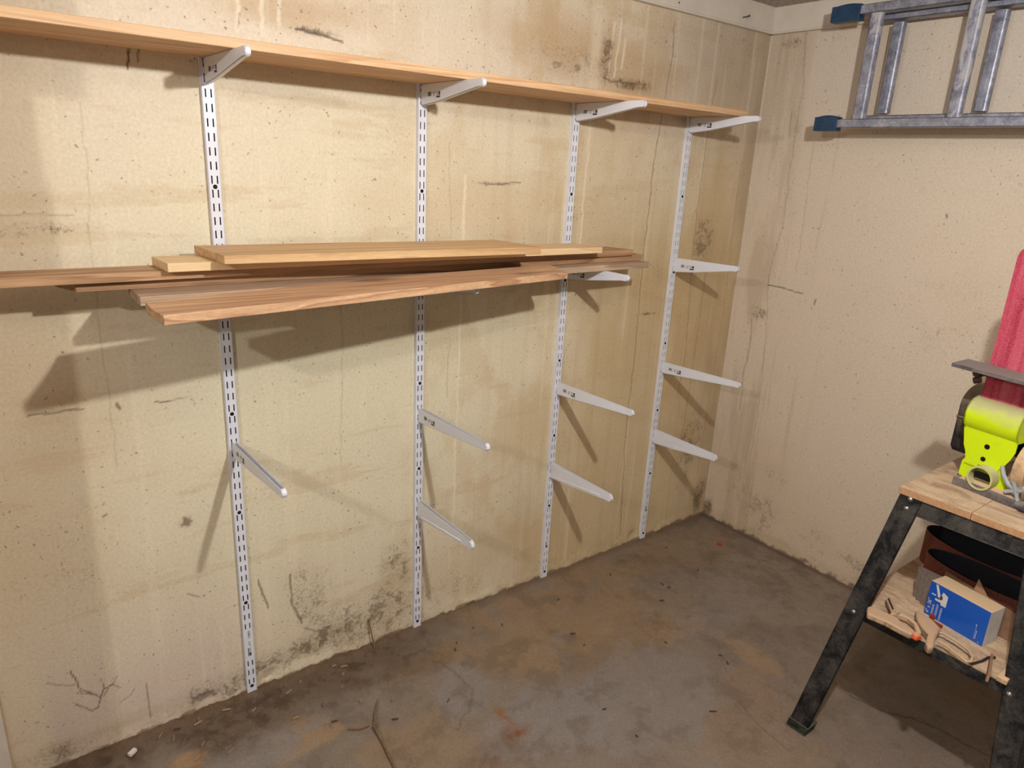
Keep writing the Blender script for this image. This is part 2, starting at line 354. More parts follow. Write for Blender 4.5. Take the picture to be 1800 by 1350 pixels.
LINES_A = [([(-.563, 2.031), (-.556, 1.924), (-.578, 1.755), (-.595, 1.542), (-.599, 1.277), (-.591, .905), (-.596, .526), (-.565, .051)], .0022, .8, SEAM),
    ([(-.1, 1.794), (-.066, 1.333), (-.057, .947), (-.088, .23)], .002, .4, SEAM), ([(-.297, 1.877), (-.31, 1.777), (-.317, 1.336), (-.279, .822), (-.298, .623)], .0022, .65, SEAM),
    ([(-.215, 1.152), (-.213, .863), (-.229, .454)], .003, .45, SEAM), ([(-2.382, 1.619), (-2.382, 1.528), (-2.392, 1.362), (-2.4, 1.159), (-2.397, .995), (-2.4, .792)], .0018, .25, SEAM),
    ([(-1.909, 1.826), (-1.852, 1.821), (-1.792, 1.814)], .0026, .9, CRK), ([(-2.044, 1.807), (-2.04, 1.84)], .002, .6, CRK),
    ([(-.881, 1.826), (-.841, 1.816), (-.788, 1.818), (-.733, 1.82)], .003, .6, CRK), ([(-1.331, 1.471), (-1.278, 1.482), (-1.2, 1.487)], .0018, .7, CRK),
    ([(-2.563, .269), (-2.551, .235), (-2.545, .208), (-2.523, .183), (-2.502, .16), (-2.493, .18), (-2.475, .187)], .0018, .9, CRK),
    ([(-2.563, .164), (-2.543, .141), (-2.525, .127), (-2.511, .132), (-2.502, .16)], .0017, .9, CRK), ([(-2.552, .195), (-2.523, .18), (-2.509, .169)], .0015, .8, CRK),
    ([(-2.613, .255), (-2.574, .231), (-2.55, .223)], .0018, .6, CRK), ([(-2.475, .187), (-2.495, .162)], .0015, .8, CRK), ([(-2.50, .215), (-2.493, .195), (-2.493, .18)], .0013, .7, CRK), ([(-2.46, .205), (-2.475, .187), (-2.455, .165)], .0013, .7, CRK), ([(-2.46, .12), (-2.43, .14), (-2.425, .15)], .0013, .6, CRK),
    ([(-1.99, .349), (-1.988, .25), (-1.959, .167)], .0026, .8, (104, 78, 52)), ([(-1.955, .147), (-1.91, .118), (-1.872, .123)], .003, .6, (104, 78, 52)),
    ([(-2.398, .043), (-2.395, .089), (-2.394, .154)], .0022, .6, CRK), ([(-2.55, 1.389), (-2.501, 1.391), (-2.42, 1.386)], .0022, .35, SEAM),
    ([(-2.279, 1.736), (-2.283, 1.698)], .0022, .9, (80, 50, 30)), ([(-2.257, 1.738), (-2.265, 1.712)], .002, .7, (80, 50, 30)), ([(-2.444, .666), (-2.434, .671)], .0026, .8, CRK),
    ([(-2.271, .385), (-2.244, .366)], .0022, .7, CRK), ([(-2.084, .363), (-2.062, .263)], .0026, .8, CRK), ([(-2.304, .941), (-2.216, .937)], .0016, .8, CRK),
    ([(-2.383, .95), (-2.377, .935)], .004, .8, CRK), ([(-1.808, 1.169), (-1.808, .973), (-1.824, .659)], .002, .25, SEAM), ([(-1.466, 1.591), (-1.455, 1.317)], .002, .25, SEAM),
    ([(-2.56, .95), (-2.45, .952)], .0024, .6, CRK), ([(-1.451, 1.0), (-1.457, .813)], .002, .3, SEAM)]
def wall_left_disp(X, Z):
    d = .0015*(fbm(X, Z, 3, 3, 3, 90)-.5)
    foot = sst(.05-Z, 0, .05)
    d = d+foot*(.004+.009*(fbm(X, Z, 45, 45, 4, 91)-.4))
    # chipped pockets
    for cx, rx in ((-2.07, .035), (-2.25, .05), (-.49, .03)): d = d-.010*blob(X, Z, cx, .02, rx, .028, .3, 92)
    return d
wl = grid_surface('wall_left', -2.72, .0, -.02, 2.17, .0036, lambda a, b, d: (a, -d, b), wall_left_col, wall_left_disp, M_wall)

# ---- right wall (y, z)
LINES_B = [([(-.146, 2.057), (-.173, 1.878), (-.174, 1.653), (-.18, 1.35), (-.153, 1.164), (-.185, .882), (-.201, .634), (-.204, .371)], .0020, .42, SEAM),
    ([(-.254, 1.675), (-.274, 1.181)], .002, .3, SEAM), ([(-.156, 1.117), (-.236, 1.111), (-.318, 1.107)], .0022, .8, CRK), ([(-.369, 1.095), (-.368, 1.072)], .003, .7, CRK),
    ([(-.107, .963), (-.117, .841), (-.106, .736), (-.114, .555)], .0022, .6, SEAM), ([(-.775, 1.45), (-.779, 1.441)], .0035, .8, CRK), ([(-.142, 1.788), (-.147, 1.695)], .0024, .5, SEAM)]
def wall_right_col(Y, Z):
    GRIME = np.zeros(Y.shape)
    C = np.zeros(Y.shape+(3,))+lin((224, 210, 190)); n = fbm(Y, Z, 2, 2, 4, 101)
    C = lay(C, sst(n, .42, .62), (220, 204, 180), .5)
    C = lay(C, sst(Z+.25*n, 1.6, 1.95), (212, 200, 188), .6)
    C = lay(C, sst(.75-Z+.3*(n-.5), 0, .7), (214, 194, 166), .5)
    C = lay(C, sst(Y, -.24, -.14)*sst(fbm(Y, Z, 20, 3, 4, 102), .35, .65), (186, 166, 140), .45)
    st = fbm(Y, Z, 34, 1.3, 4, 103); C = lay(C, sst(st, .6, .75)*sst(Y, -.5, -.25), (182, 158, 128), .4)
    C = lay(C, sst(1-st, .63, .76), (226, 212, 190), .3)
    g = fbm(Y, Z, 36, 36, 5, 104, .7)
    def mould(cx, cz, rx, rz, k, col=DRK, th=.52, s=0):
        nonlocal C
        m = blob(Y, Z, cx, cz, rx, rz, .6, 110+s); C = lay(C, m, tuple(v*1.25+10 for v in col), k*.2); GRIME[...] = np.maximum(GRIME, m*k*(.55+.75*sst(g, th-.08, th+.10)))
    mould(-.30, .13, .11, .13, .42, (128, 104, 92), .55, 1); mould(-.16, .20, .10, .14, .35, (104, 84, 66), .55, 2); mould(-.14, .99, .05, .03, .5, (130, 104, 84), .5, 3)
    mould(-.02, .05, .05, .06, .9, (80, 64, 44), .42, 4); mould(-.10, 2.03, .05, .025, .7, (90, 74, 60), .5, 5); mould(-.33, .33, .08, .08, .3, (120, 92, 76), .54, 6)
    mould(-.55, .12, .10, .12, .3, (120, 94, 66), .58, 7); mould(-.9, 1.1, .35, .25, .22, (150, 120, 90), .6, 8); mould(-.17, 1.72, .06, .05, .35, (140, 120, 104), .5, 9)
    mould(-.75, .10, .14, .05, .4, (120, 92, 64), .55, 10)
    for pts, wd, k, col in LINES_B: C = lay(C, stroke(Y, Z, pts, wd, 120), col, k)
    C = lay(C, sst(Y, -.012, -.003), (226, 216, 200), .55)
    C = lay(C, sst(.012+.05*(fbm(Y, Z, 40, 40, 4, 121)-.5)-Z, 0, .008), (82, 66, 54), .9)
    C = lay(C, sst(.07+.1*(fbm(Y, Z, 9, 9, 4, 122)-.5)-Z, 0, .05), (176, 150, 120), .4)
    return np.concatenate([C, GRIME[..., None]], -1)
def wall_right_disp(Y, Z):
    d = .0015*(fbm(Y, Z, 3, 3, 3, 130)-.5); foot = sst(.04-Z, 0, .04)
    return d+foot*(.003+.008*(fbm(Y, Z, 45, 45, 4, 131)-.45))
wr = grid_surface('wall_right', -2.4, 0., -.02, 2.17, .0042, lambda a, b, d: (-d, a, b), wall_right_col, wall_right_disp, M_wall)

# ---- floor (x, y)
LINES_F = [([(-.588, -.996), (-.61, -1.028), (-.593, -1.128), (-.545, -1.208), (-.513, -1.292), (-.507, -1.411)], .004, .6, (60, 46, 36)),
    ([(-1.607, -.185), (-1.575, -.271), (-1.573, -.364), (-1.633, -.437), (-1.703, -.469)], .004, .4, (84, 66, 46)), ([(-.918, -.865), (-.955, -.951), (-.968, -1.071)], .003, .45, (90, 72, 56)),
    ([(-.813, -.157), (-.844, -.25), (-.829, -.325)], .002, .4, (90, 70, 50)), ([(-.86, -.8), (-.80, -.70), (-.74, -.66)], .002, .4, (90, 70, 50))]
def floor_col(X, Y):
    C = np.zeros(X.shape+(3,))+lin((134, 122, 109)); n = fbm(X, Y, 3, 3, 5, 200, .6)
    C = lay(C, sst(n, .42, .6), (126, 114, 104), .6)
    C = lay(C, sst(fbm(X, Y, 2.2, 2.2, 5, 201, .6), .5, .62), (130, 110, 88), .6)
    for (cx, cy_, rx, ry, col, k, s) in [(-1.10, -.20, .36, .17, (150, 126, 98), .85, 1), (-.45, -.16, .40, .14, (142, 122, 96), .7, 2), (-.9, -.40, .26, .12, (148, 124, 92), .7, 3),
            (-1.32, -.33, .14, .13, (148, 126, 98), .8, 4), (-2.06, -.27, .09, .07, (160, 134, 102), .95, 5), (-2.34, -.17, .05, .04, (172, 140, 100), .9, 6), (-.79, -.53, .10, .045, (156, 132, 104), .8, 7),
            (-.70, -.74, .035, .12, (158, 132, 102), .8, 8), (-.83, -.83, .10, .10, (146, 122, 100), .6, 9), (-1.0, -1.0, .22, .14, (142, 120, 98), .6, 10),
            (-1.83, -.45, .14, .12, (152, 130, 102), .65, 11), (-1.72, -.60, .16, .08, (144, 124, 100), .6, 12), (-.2, -.6, .3, .25, (150, 136, 122), .6, 15)]:
        C = lay(C, sst(blob(X, Y, cx, cy_, rx*1.15, ry*1.15, .75, 210+s), .2, .5), col, k*.85)
    for (cx, cy_, rx, ry, k, s) in [(-1.60, -.35, .10, .12, .9, 1), (-1.40, -.60, .24, .14, .9, 2), (-1.15, -.70, .24, .2, .7, 3), (-2.16, -.22, .13, .10, .9, 4), (-1.95, -.20, .12, .07, .5, 5), (-1.19, -.33, .05, .03, .6, 6), (-.6, -.45, .25, .2, .4, 7)]:
        C = lay(C, sst(blob(X, Y, cx, cy_, rx, ry, .7, 240+s), .15, .45), (138, 132, 128), k*.95)
    m1 = fbm(X, Y, 13, 13, 6, 206, .68); C = lay(C, sst(m1, .52, .68), (108, 94, 82), .5); C = lay(C, sst(1-m1, .54, .7), (148, 136, 124), .35)
    m2 = np.abs(fbm(X, Y, 5, 5, 5, 207, .6)-.5); C = lay(C, sst(.012-m2, 0, .012)*sst(fbm(X, Y, 3, 3, 3, 208), .45, .6), (100, 86, 72), .5)
    # dark dirt swept along the left wall
    g = fbm(X, Y, 26, 26, 5, 260, .7)
    dirt = sst(.20+.26*(fbm(X, Y, 5, 5, 4, 261)-.5)+Y, 0, .14)*sst(-X, 1.35, 1.75)
    C = lay(C, dirt, (100, 82, 66), .8); C = lay(C, dirt*sst(g, .5, .62), (74, 58, 44), .7)
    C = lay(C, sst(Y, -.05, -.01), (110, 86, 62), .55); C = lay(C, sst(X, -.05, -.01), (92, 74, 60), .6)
    for (cx, cy_, rx, ry, col, k, s) in [(-1.565, -.575, .045, .035, (128, 76, 40), 1., 1), (-1.56, -.50, .02, .05, (140, 90, 46), .8, 2), (-1.66, -.60, .14, .05, (108, 82, 60), .7, 3), (-1.78, -.16, .10, .035, (86, 66, 46), .7, 4),
            (-.66, -.10, .06, .02, (104, 76, 52), .7, 5), (-.30, -.28, .10, .03, (112, 92, 68), .6, 6), (-1.62, -.18, .14, .05, (120, 94, 62), .6, 7), (-.62, -.66, .08, .02, (110, 84, 64), .5, 8)]:
        m = blob(X, Y, cx, cy_, rx, ry, .5, 270+s); C = lay(C, m*(.5+.5*sst(g, .42, .56)), col, k)
    for pts, wd, k, col in LINES_F: C = lay(C, stroke(X, Y, pts, wd, 290, .012), col, k)
    C = lay(C, blob(X, Y, -.60, -1.02, .10, .03, .4, 295), (176, 158, 142), .5)
    return C
def floor_disp(X, Y):
    d = .003*(fbm(X, Y, 3, 3, 3, 300)-.5)-.002
    edge = sst(Y, -.045, 0)*sst(-X, .9, 1.6)+.35*sst(Y, -.03, 0)
    return d+edge*.011*fbm(X, Y, 60, 60, 4, 301)
fl = grid_surface('floor', -2.75, .01, -2.4, .01, .0045, lambda a, b, d: (a, b, d), floor_col, floor_disp, M_floor)

# rest of the room, outside the view, so that the light bounces as in a basement
XL, YB, HZ = -5.2, -5.6, 2.162
fo = MB().box(XL, XL+2.45, YB, .05, -.06, -.004).box(XL+2.45, .05, YB, -2.4, -.06, -.004)
struct(fo.build('floor', simple('plain_floor', (140, 122, 106), .8), smooth=0))
struct(MB().box(XL, .05, YB, .05, HZ, HZ+.05).build('ceiling', M_ceil, smooth=0))
struct(MB().box(XL, -2.72, .0, .06, 0, HZ).build('wall_left', M_plain, smooth=0))
struct(MB().box(.0, .06, YB, -2.4, 0, HZ).build('wall_right', M_plain, smooth=0))
struct(MB().box(XL-.06, XL, YB, .05, 0, HZ).build('wall_far_side', M_plain, smooth=0))
struct(MB().box(XL, .05, YB-.06, YB, 0, HZ).build('wall_back', M_plain, smooth=0))
# sill board along the top of both walls, with its little bead
def sill(name, xy):
    m = MB()
    if xy == 'left':
        m.box(-2.72, -.006, -.016, .0, 2.0706, HZ); m.box(-2.72, -.006, -.020, .0, 2.066, 2.0735)
    else:
        m.box(-.016, .0, -2.4, -.0005, 2.0706, HZ); m.box(-.020, .0, -2.4, -.0005, 2.066, 2.0735)
    return struct(m.build(name, M_paint, bevel=.0015))
sill('trim_1', 'left'); sill('trim_2', 'right')
# boxed post at the left end of the view: tan return, white face
struct(MB().box(-2.86, -2.704, -.088, -.004, .0, HZ, 0).box(-2.86, -2.704, -.090, -.088, 0, HZ, 1).build('trim_3', [simple('tan_return', (206, 178, 138), .7), M_paint], smooth=0))

# ------------------------------------------------------------------ shelf uprights
PT = .03175; ZE = .0257; UX = [-2.1251, -1.5632, -.9946, -.4316]
UW = .014; UD = .013
def upright_mesh():
    """slotted channel: front face punched with two columns of slots, two side returns"""
    m = MB(); zb, zt = ZE-.033, ZE+54*PT+.022; zb = 0.0
    xs = [-UW, -.0078, -.0046, .0046, .0078, UW]
    zs = [zb]; slots = []
    for j in range(-1, 55):
        zc = ZE+(j+.5)*PT; a, b = zc-.0092, zc+.0092
        if a < zb+.002 or b > zt: continue
        lab = 3 < (j+.5) < 6.2
        slots.append((a, b, lab))
    for a, b, lab in slots: zs += [a, b]
    zs.append(zt); k = 0
    for th in (0., .0014):
        y = -UD+th
        for i in range(len(zs)-1):
            inslot = i % 2 == 1
            if inslot and slots[i//2][2]: inslot = False
            for c in range(5):
                if inslot and c in (1, 3): continue
                m.add([(xs[c], y, zs[i]), (xs[c+1], y, zs[i]), (xs[c+1], y, zs[i+1]), (xs[c], y, zs[i+1])], [(0, 1, 2, 3)])
    for a, b, lab in slots:
        if lab: continue
        for c in (1, 3):
            x0, x1 = xs[c], xs[c+1]
            for P in ([(x0, a), (x0, b)], [(x1, a), (x1, b)], [(x0, a), (x1, a)], [(x0, b), (x1, b)]):
                (p, q), (r_, s_) = P; m.add([(p, -UD, q), (r_, -UD, s_), (r_, -UD+.0014, s_), (p, -UD+.0014, q)], [(0, 1, 2, 3)])
    for sgn in (-1, 1):
        m.box(min(sgn*UW, sgn*(UW-.0014)), max(sgn*UW, sgn*(UW-.0014)), -UD, -.0003, zb, zt)
    m.box(-UW, UW, -UD, -UD+.0014, zt, zt+.001)
    m.box(-UW+.0016, UW-.0016, -.0045, -.003, zb+.002, zt, 1)  # dark strip added behind the slots, standing in for the unlit inside
    return m
def label_marks(m, o, ex, ez, n, L, H, mi=0):
    """small printed marks: a code block, two text lines, a black bar. o = corner, ex/ez = unit vectors"""
    o, ex, ez, n = Vector(o), Vector(ex), Vector(ez), Vector(n)
    def q(a0, a1, b0, b1):
        m.add([o+ex*a0*L+ez*b0*H+n*.0002, o+ex*a1*L+ez*b0*H+n*.0002, o+ex*a1*L+ez*b1*H+n*.0002, o+ex*a0*L+ez*b1*H+n*.0002], [(0, 1, 2, 3)], mi)
    rnd = random.Random(4)
    for i in range(9): q(.0+i*.034, .0+i*.034+rnd.choice((.014, .02, .026)), .28, .95)
    for i in range(3): q(.42, .42+rnd.uniform(.14, .2), .28+i*.22, .36+i*.22)
    q(.68, 1., .02, .30); q(.70, .80, .45, .60); q(.86, 1., .38, .95); q(.55, .84, .82, .88)
    for i in range(4): q(.68+i*.045, .70+i*.045, .66, .74)
U_LAB = ['white slotted shelf upright nearest the left, with one bracket low on it', 'white slotted shelf upright, second from the left, crossing behind the board pile',
         'white slotted shelf upright just right of the end of the board pile', 'white slotted shelf upright nearest the corner, carrying four brackets']
up_mesh = None; uprights = []
for i, x in enumerate(UX):
    root = bpy.data.objects.new('shelf_upright', None); root.location = (x, 0, 0); COL.objects.link(root); root.empty_display_size = .03
    tag(root, U_LAB[i], 'shelf upright', 'slotted uprights on the left wall')
    if up_mesh is None:
        c = upright_mesh().build('slotted_channel', [M_white, simple('slot_shade_dark', (44, 44, 48), .6, .3)], root, smooth=0); up_mesh = c.data
        # screw
        s = MB(); s.tube([(0, -UD-.0002, 0), (0, -UD-.0012, 0), (0, -UD-.0030, 0)], [.0052, .0050, .0028], 16)
        s.box(-.0026, .0026, -UD-.0033, -UD-.0028, -.0005, .0005); s.box(-.0005, .0005, -UD-.0033, -UD-.0028, -.0026, .0026)
        sc_ = s.build('screw', M_screw, root); sc_.location = (0, 0, ZE)
        lb = MB(); lb.box(-.0045, .0045, -UD-.0004, -UD, ZE+3.2*PT, ZE+6.0*PT, 0); label_marks(lb, (-.0042, -UD-.0004, ZE+6.*PT), (0, 0, -1), (1, 0, 0), (0, -1, 0), .085, .0095, 1)
        st_ = lb.build('printed_sticker', [M_white, M_mark], root, smooth=0)
    else:
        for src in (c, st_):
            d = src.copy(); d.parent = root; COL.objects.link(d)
    for k in range(7):
        if i == 0 and k == 0: continue
        if k == 6 and i > 0: zz = ZE+54*PT-.0
        d = sc_.copy(); d.parent = root; d.location = (0, 0, ZE+9*k*PT); COL.objects.link(d)
    uprights.append(root)

# ------------------------------------------------------------------ brackets
def bracket_bm(L, H0, H1, style):
    """open-topped folded channel with a round nose; local origin at top of base, y is minus outwards, z down from 0"""
    m = MB(); hw = .0058; t = .0013; y0 = -UD-.0002
    n = 12; R = H1*.62
    prof = [(y0, -.0006)]
    prof += [(-L+R, 0.0)]
    for k in range(1, n+1):
        a = math.pi/2*k/n; prof.append((-L+R-R*math.sin(a), -R*.9+R*.9*math.cos(a)))
    for k in range(1, n):
        a = math.pi/2*k/n; rr = H1-R*.9; prof.append((-L+rr*(1-math.cos(a)), -R*.9-rr*math.sin(a)))
    prof += [(-L+R+.01, -H1), (-.10, -H1-(H0-H1)*.72), (y0-.010, -H0+.003), (y0, -H0+.006)]
    # side plates
    for sx in (-1, 1):
        xa, xb = sx*hw, sx*(hw-t); lo, hi = min(xa, xb), max(xa, xb)
        m.prism(prof, lambda y, z: (lo, y, z), lambda y, z: (hi, y, z))
    # folded bottom and nose: strip joining both plates along the lower outline
    ns = len(prof)
    i0 = 3
    strip = prof[i0:ns]
    for (a, b), (c, d) in zip(strip[:-1], strip[1:]):
        nx, nz = -(d-b), (c-a); ln = math.hypot(nx, nz) or 1; nx, nz = nx/ln*t, nz/ln*t
        m.add([(-hw, a, b), (hw, a, b), (hw, c, d), (-hw, c, d), (-hw+t, a-nx, b-nz), (hw-t, a-nx, b-nz), (hw-t, c-nx, d-nz), (-hw+t, c-nx, d-nz)],
              [(0, 1, 2, 3), (4, 7, 6, 5)])
    if style == 'rib':      # pressed ridge along the lower edge of both cheeks
        for sx in (-1, 1):
            a = [(y0-.03, -H0+.014), (-L+.055, -H1+.004)]
            m.tube([(sx*hw, a[0][0], a[0][1]-.002), (sx*hw, a[1][0], a[1][1]+.001)], .0018, 8)
    # hooks into the slots
    for sx in (-1, 1):
        for zz in (-.008, -H0+.016):
            m.box(min(sx*hw, sx*(hw-t)), max(sx*hw, sx*(hw-t)), y0, -.004, zz-.004, zz+.004)
    return m
def make_bracket(L, H0, H1, style, label=True):
    m = bracket_bm(L, H0, H1, style); o = m.build('shelf_bracket', M_white, loc=(0, 0, 0), bevel=.0004, smooth=40)
    if label:
        lb = MB(); label_marks(lb, (-.0059, -.050, -H0*.66), (0, -1, 0), (0, 0, 1), (-1, 0, 0), .062, .0165)
        lo = lb.build('printed_sticker', M_mark, o, smooth=0)
    return o
def copy_tree(o, parent=None):
    c = o.copy(); COL.objects.link(c); c.parent = parent
    for ch in list(o.children): copy_tree(ch, c)
    return c
protoT = make_bracket(.305, .056, .018, 'plain'); protoM = make_bracket(.382, .047, .019, 'plain'); protoB = make_bracket(.328, .062, .026, 'rib', False)
used = set()
def put(proto, i, z, cant, label, group):
    o = proto if proto not in used else copy_tree(proto); used.add(proto)
    o.location = (UX[i], 0, z); o.rotation_euler = (-cant, 0, 0); tag(o, label, 'shelf bracket', group); return o
for i, s in enumerate(['white bracket under the top shelf at its left end', 'white bracket under the top shelf, second from the left', 'white bracket under the top shelf, third from the left', 'white bracket under the right end of the top shelf, by the corner']):
    put(protoT, i, 1.7347, .000, s, 'brackets under the top shelf')
for i, s in enumerate(['white bracket hidden under the left part of the board pile, only its nose peeking out', 'white bracket under the middle of the board pile, only its nose peeking out', 'white bracket with a round nose sticking out below the right end of the board pile']):
    put(protoT, i, 1.2278, .000, s, 'brackets under the board pile')
put(protoT, 3, 1.224, .02, 'empty white bracket on the upright nearest the corner, level with the board pile', None)
for i, s in enumerate(['empty white bracket low on the left upright, its open channel seen from above', 'empty white bracket on the second upright, the upper of its two low ones', 'empty white bracket on the third upright, below the nose of the one under the boards', 'empty white bracket on the corner upright, second from the floor']):
    put(protoM, i, [.806, .803, .803, .805][i], [.03, .02, .012, .03][i], s, 'empty long brackets')
for i, s in [(1, 'lowest empty white bracket on the second upright, with a ridge and no sticker'), (2, 'lowest empty white bracket on the third upright, with a ridge and no sticker'), (3, 'lowest empty white bracket on the corner upright, with a ridge and no sticker')]:
    put(protoB, i, [0, .488, .490, .513][i], -.01, s, 'lowest ridged brackets')

# ------------------------------------------------------------------ boards
def plank(name, FL, FR, BR, BL, z, T, mat, tagd, n=28, cup=0., bow=0., wane=0.):
    """FL..BL plan corners (x,y); z = bottoms of FL,FR,BR,BL"""
    m = MB(); K = 5; P = []
    for i in range(n+1):
        s = i/n
        for j in range(K):
            t = j/(K-1)
            fx = FL[0]+(FR[0]-FL[0])*s; fy = FL[1]+(FR[1]-FL[1])*s; bx = BL[0]+(BR[0]-BL[0])*s; by = BL[1]+(BR[1]-BL[1])*s+wane*math.sin(math.pi*s)
            zf = z[0]+(z[1]-z[0])*s; zb = z[3]+(z[2]-z[3])*s
            zz = zf+(zb-zf)*t-cup*math.sin(math.pi*t)*(1-s)+bow*math.sin(math.pi*s)
            P.append((fx+(bx-fx)*t, fy+(by-fy)*t, zz))
    N = len(P); V = P+[(a, b, c+T) for a, b, c in P]; F = []
    for i in range(n):
        for j in range(K-1):
            a = i*K+j; F.append((a, a+1, a+K+1, a+K)); F.append((N+a, N+a+K, N+a+K+1, N+a+1))
        a = i*K; F.append((a, a+K, N+a+K, N+a)); a = i*K+K-1; F.append((a, N+a, N+a+K, a+K))
    for i in (0, n):
        for j in range(K-1):
            a = i*K+j; F.append((a, N+a, N+a+1, a+1) if i == 0 else (a, a+1, N+a+1, N+a))
    m.add(V, F)
    return m.build(name, mat, bevel=.0012, smooth=30, tagd=tagd)
T = .019; Z0 = 1.228
plank('shelf_board', (-2.735, -.235), (-.402, -.235), (-.402, -.0155), (-2.735, -.0155), [1.7350]*4, .0192, M_shelfwood, ('long pale pine board lying on the top row of brackets', 'shelf board'), 60)
GB = 'loose boards piled on the second row of brackets'
plank('wood_board', (-2.348, -.438), (-1.230, -.284), (-1.232, -.205), (-2.352, -.303), [Z0, Z0, Z0+.012, Z0], T, M_oak[1], ('lowest board of the pile, jutting furthest forward, its left end curved', 'board', GB), 28, .004, 0., .03)
plank('wood_board', (-2.350, -.243), (-.785, -.196), (-.80, -.090), (-2.350, -.120), [Z0]*4, T, M_oak[3], ('grey-brown bottom board behind the front one, reaching furthest to the right', 'board', GB))
plank('wood_board', (-2.450, -.153), (-.779, -.157), (-.778, -.045), (-2.480, -.060), [Z0+T+.0006]*4, T, M_oak[2], ('brown board in the pile with a slanted left end, under the longest one', 'board', GB))
plank('wood_board', (-2.735, -.176), (-.835, -.166), (-.868, -.070), (-2.735, -.082), [Z0+2*T+.0012]*4, T, M_oak[0], ('longest board of the pile, running out of the photo at the left', 'board', GB), 40)
plank('wood_board', (-2.284, -.200), (-1.026, -.212), (-1.05, -.096), (-2.291, -.082), [Z0+3*T+.0018]*4, T, M_pine, ('pale yellow board second from the top of the pile', 'board', GB))
plank('wood_board', (-2.183, -.252), (-1.350, -.300), (-1.372, -.115), (-2.196, -.064), [Z0+4*T+.0024]*4, T, M_hem, ('wide tan board on top of the pile', 'board', GB))

# ------------------------------------------------------------------ nail in the sill board, leaning nail, dot
nl = MB(); nl.tube([(-.213, -.014, 2.0975), (-.2145, -.045, 2.099)], .0016, 8); nl.tube([(-.2145, -.045, 2.099), (-.21455, -.0463, 2.0991)], .0042, 12)
nl.build('nail', M_nail, tagd=('nail sticking out of the sill board near the corner', 'nail'))
nl = MB(); nl.tube([(-.57, -.0158, 2.090), (-.57, -.0175, 2.090)], .0028, 10)
nl.build('nail', M_nail, tagd=('nail head driven flush into the sill board, left of the protruding one', 'nail'))

# ------------------------------------------------------------------ ladder
def aluminium(name, paint):
    t = NT(name); c = t.coord(); n1 = t.noise(c, 30, 5, .65, .6); n2 = t.noise(c, 240, 3); n3 = t.noise(t.coord((1, 1, .6)), 13, 5, .6, .8)
    base = t.ramp(t.math('ADD', t.math('MULTIPLY', n1, .7), t.math('MULTIPLY', n2, .3)), [(.34, L3((104, 106, 120))), (.52, L3((152, 154, 168))), (.72, L3((196, 197, 208)))])
    pf = t.ramp(n3, [(.53, K4), (.56, W4)]) if paint else None
    if pf is not None:
        base = t.mix(pf, base, L3((176, 174, 176)))
        return t.out(base, .5, t.math('MULTIPLY', t.math('SUBTRACT', 1., pf), .35), .5, t.bump(n1, .25, .001))
    return t.out(base, .45, .4, .5, t.bump(n1, .25, .001))
M_al = aluminium('worn_aluminium', 0); M_rung = aluminium('paint_spotted_aluminium', 1)
M_cap = simple('blue_rubber', (28, 62, 92), .5, var=.04)
lad = empty('extension_ladder', (-.10, -1.2, 1.70), 0, 'worn aluminium extension ladder hung sideways on the right wall, blue rubber ends', 'ladder')
lad_o = Vector((-.10, -1.2, 1.70))
def Lb(m, name, mat, **k):
    m.v = [tuple(Vector(p)-lad_o) for p in m.v]; return m.build(name, mat, lad, **k)
YE = -2.35
for (za, zb, xa, xb, nm) in [(1.714, 1.742, -.165, -.125, 'rail'), (2.066, 2.094, -.165, -.125, 'rail')]:
    m = MB(); t_ = .003
    m.box(xa, xb, YE, -.385 if za > 2 else -.375, za, za+t_).box(xa, xb, YE, -.385 if za > 2 else -.375, zb-t_, zb)
    m.box(xa, xa+t_, YE, -.385 if za > 2 else -.375, za, zb)
    Lb(m, 'rail', M_al, bevel=.0012)
for (za, zb, xa, xb) in [(1.738, 1.758, -.096, -.050), (2.052, 2.072, -.096, -.050)]:
    m = MB(); m.box(xa, xa+.003, YE, -.437, za, zb).box(xa, xb, YE, -.437, za, za+.003).box(xa, xb, YE, -.437, zb-.003, zb)
    Lb(m, 'rail', M_al, bevel=.001)
for (za, zb, y0_, y1_, hump) in [(1.704, 1.750, -.428, -.345, 1), (2.050, 2.098, -.442, -.342, 1)]:
    m = MB(); m.box(-.170, -.135, y0_, y1_, za, zb)
    pr = [(y0_, zb-.001)]+[(y0_+(y1_-y0_)*k/8, zb+.006*math.sin(math.pi*k/8)) for k in range(1, 8)]+[(y1_, zb-.001)]
    m.prism(pr, lambda a, b: (-.160, a, b), lambda a, b: (-.137, a, b))
    for yy in (y0_+.02, y1_-.022): m.tube([(-.1705, yy, (za+zb)/2), (-.1730, yy, (za+zb)/2)], .0055, 14)
    c_ = Lb(m, 'rubber_end_cap', M_cap, bevel=.003); c_['label'] = 'blue rubber end cap'
def rung(yc, x, za, zb, w, d, mat):
    m = MB(); pts = []
    for k in range(24):
        a = 2*math.pi*k/24; e = 3.2; ca, sa = math.cos(a), math.sin(a)
        pts.append((math.copysign(abs(ca)**(2/e), ca)*d/2, math.copysign(abs(sa)**(2/e), sa)*w/2))
    m.prism(pts, lambda a, b: (x+a, yc+b, za), lambda a, b: (x+a, yc+b, zb))
    for g in (-.25, 0, .25): m.box(x-d/2-.0008, x-d/2+.002, yc+g*w-.0012, yc+g*w+.0012, za+.002, zb-.002)
    return Lb(m, 'rung', mat, smooth=30)
for k in range(6):
    rung(-.492-.3*k, -.146, 1.741, 2.069, .042, .030, M_rung)
    rung(-.533-.3*k, -.070, 1.765, 2.045, .040, .028, M_al)
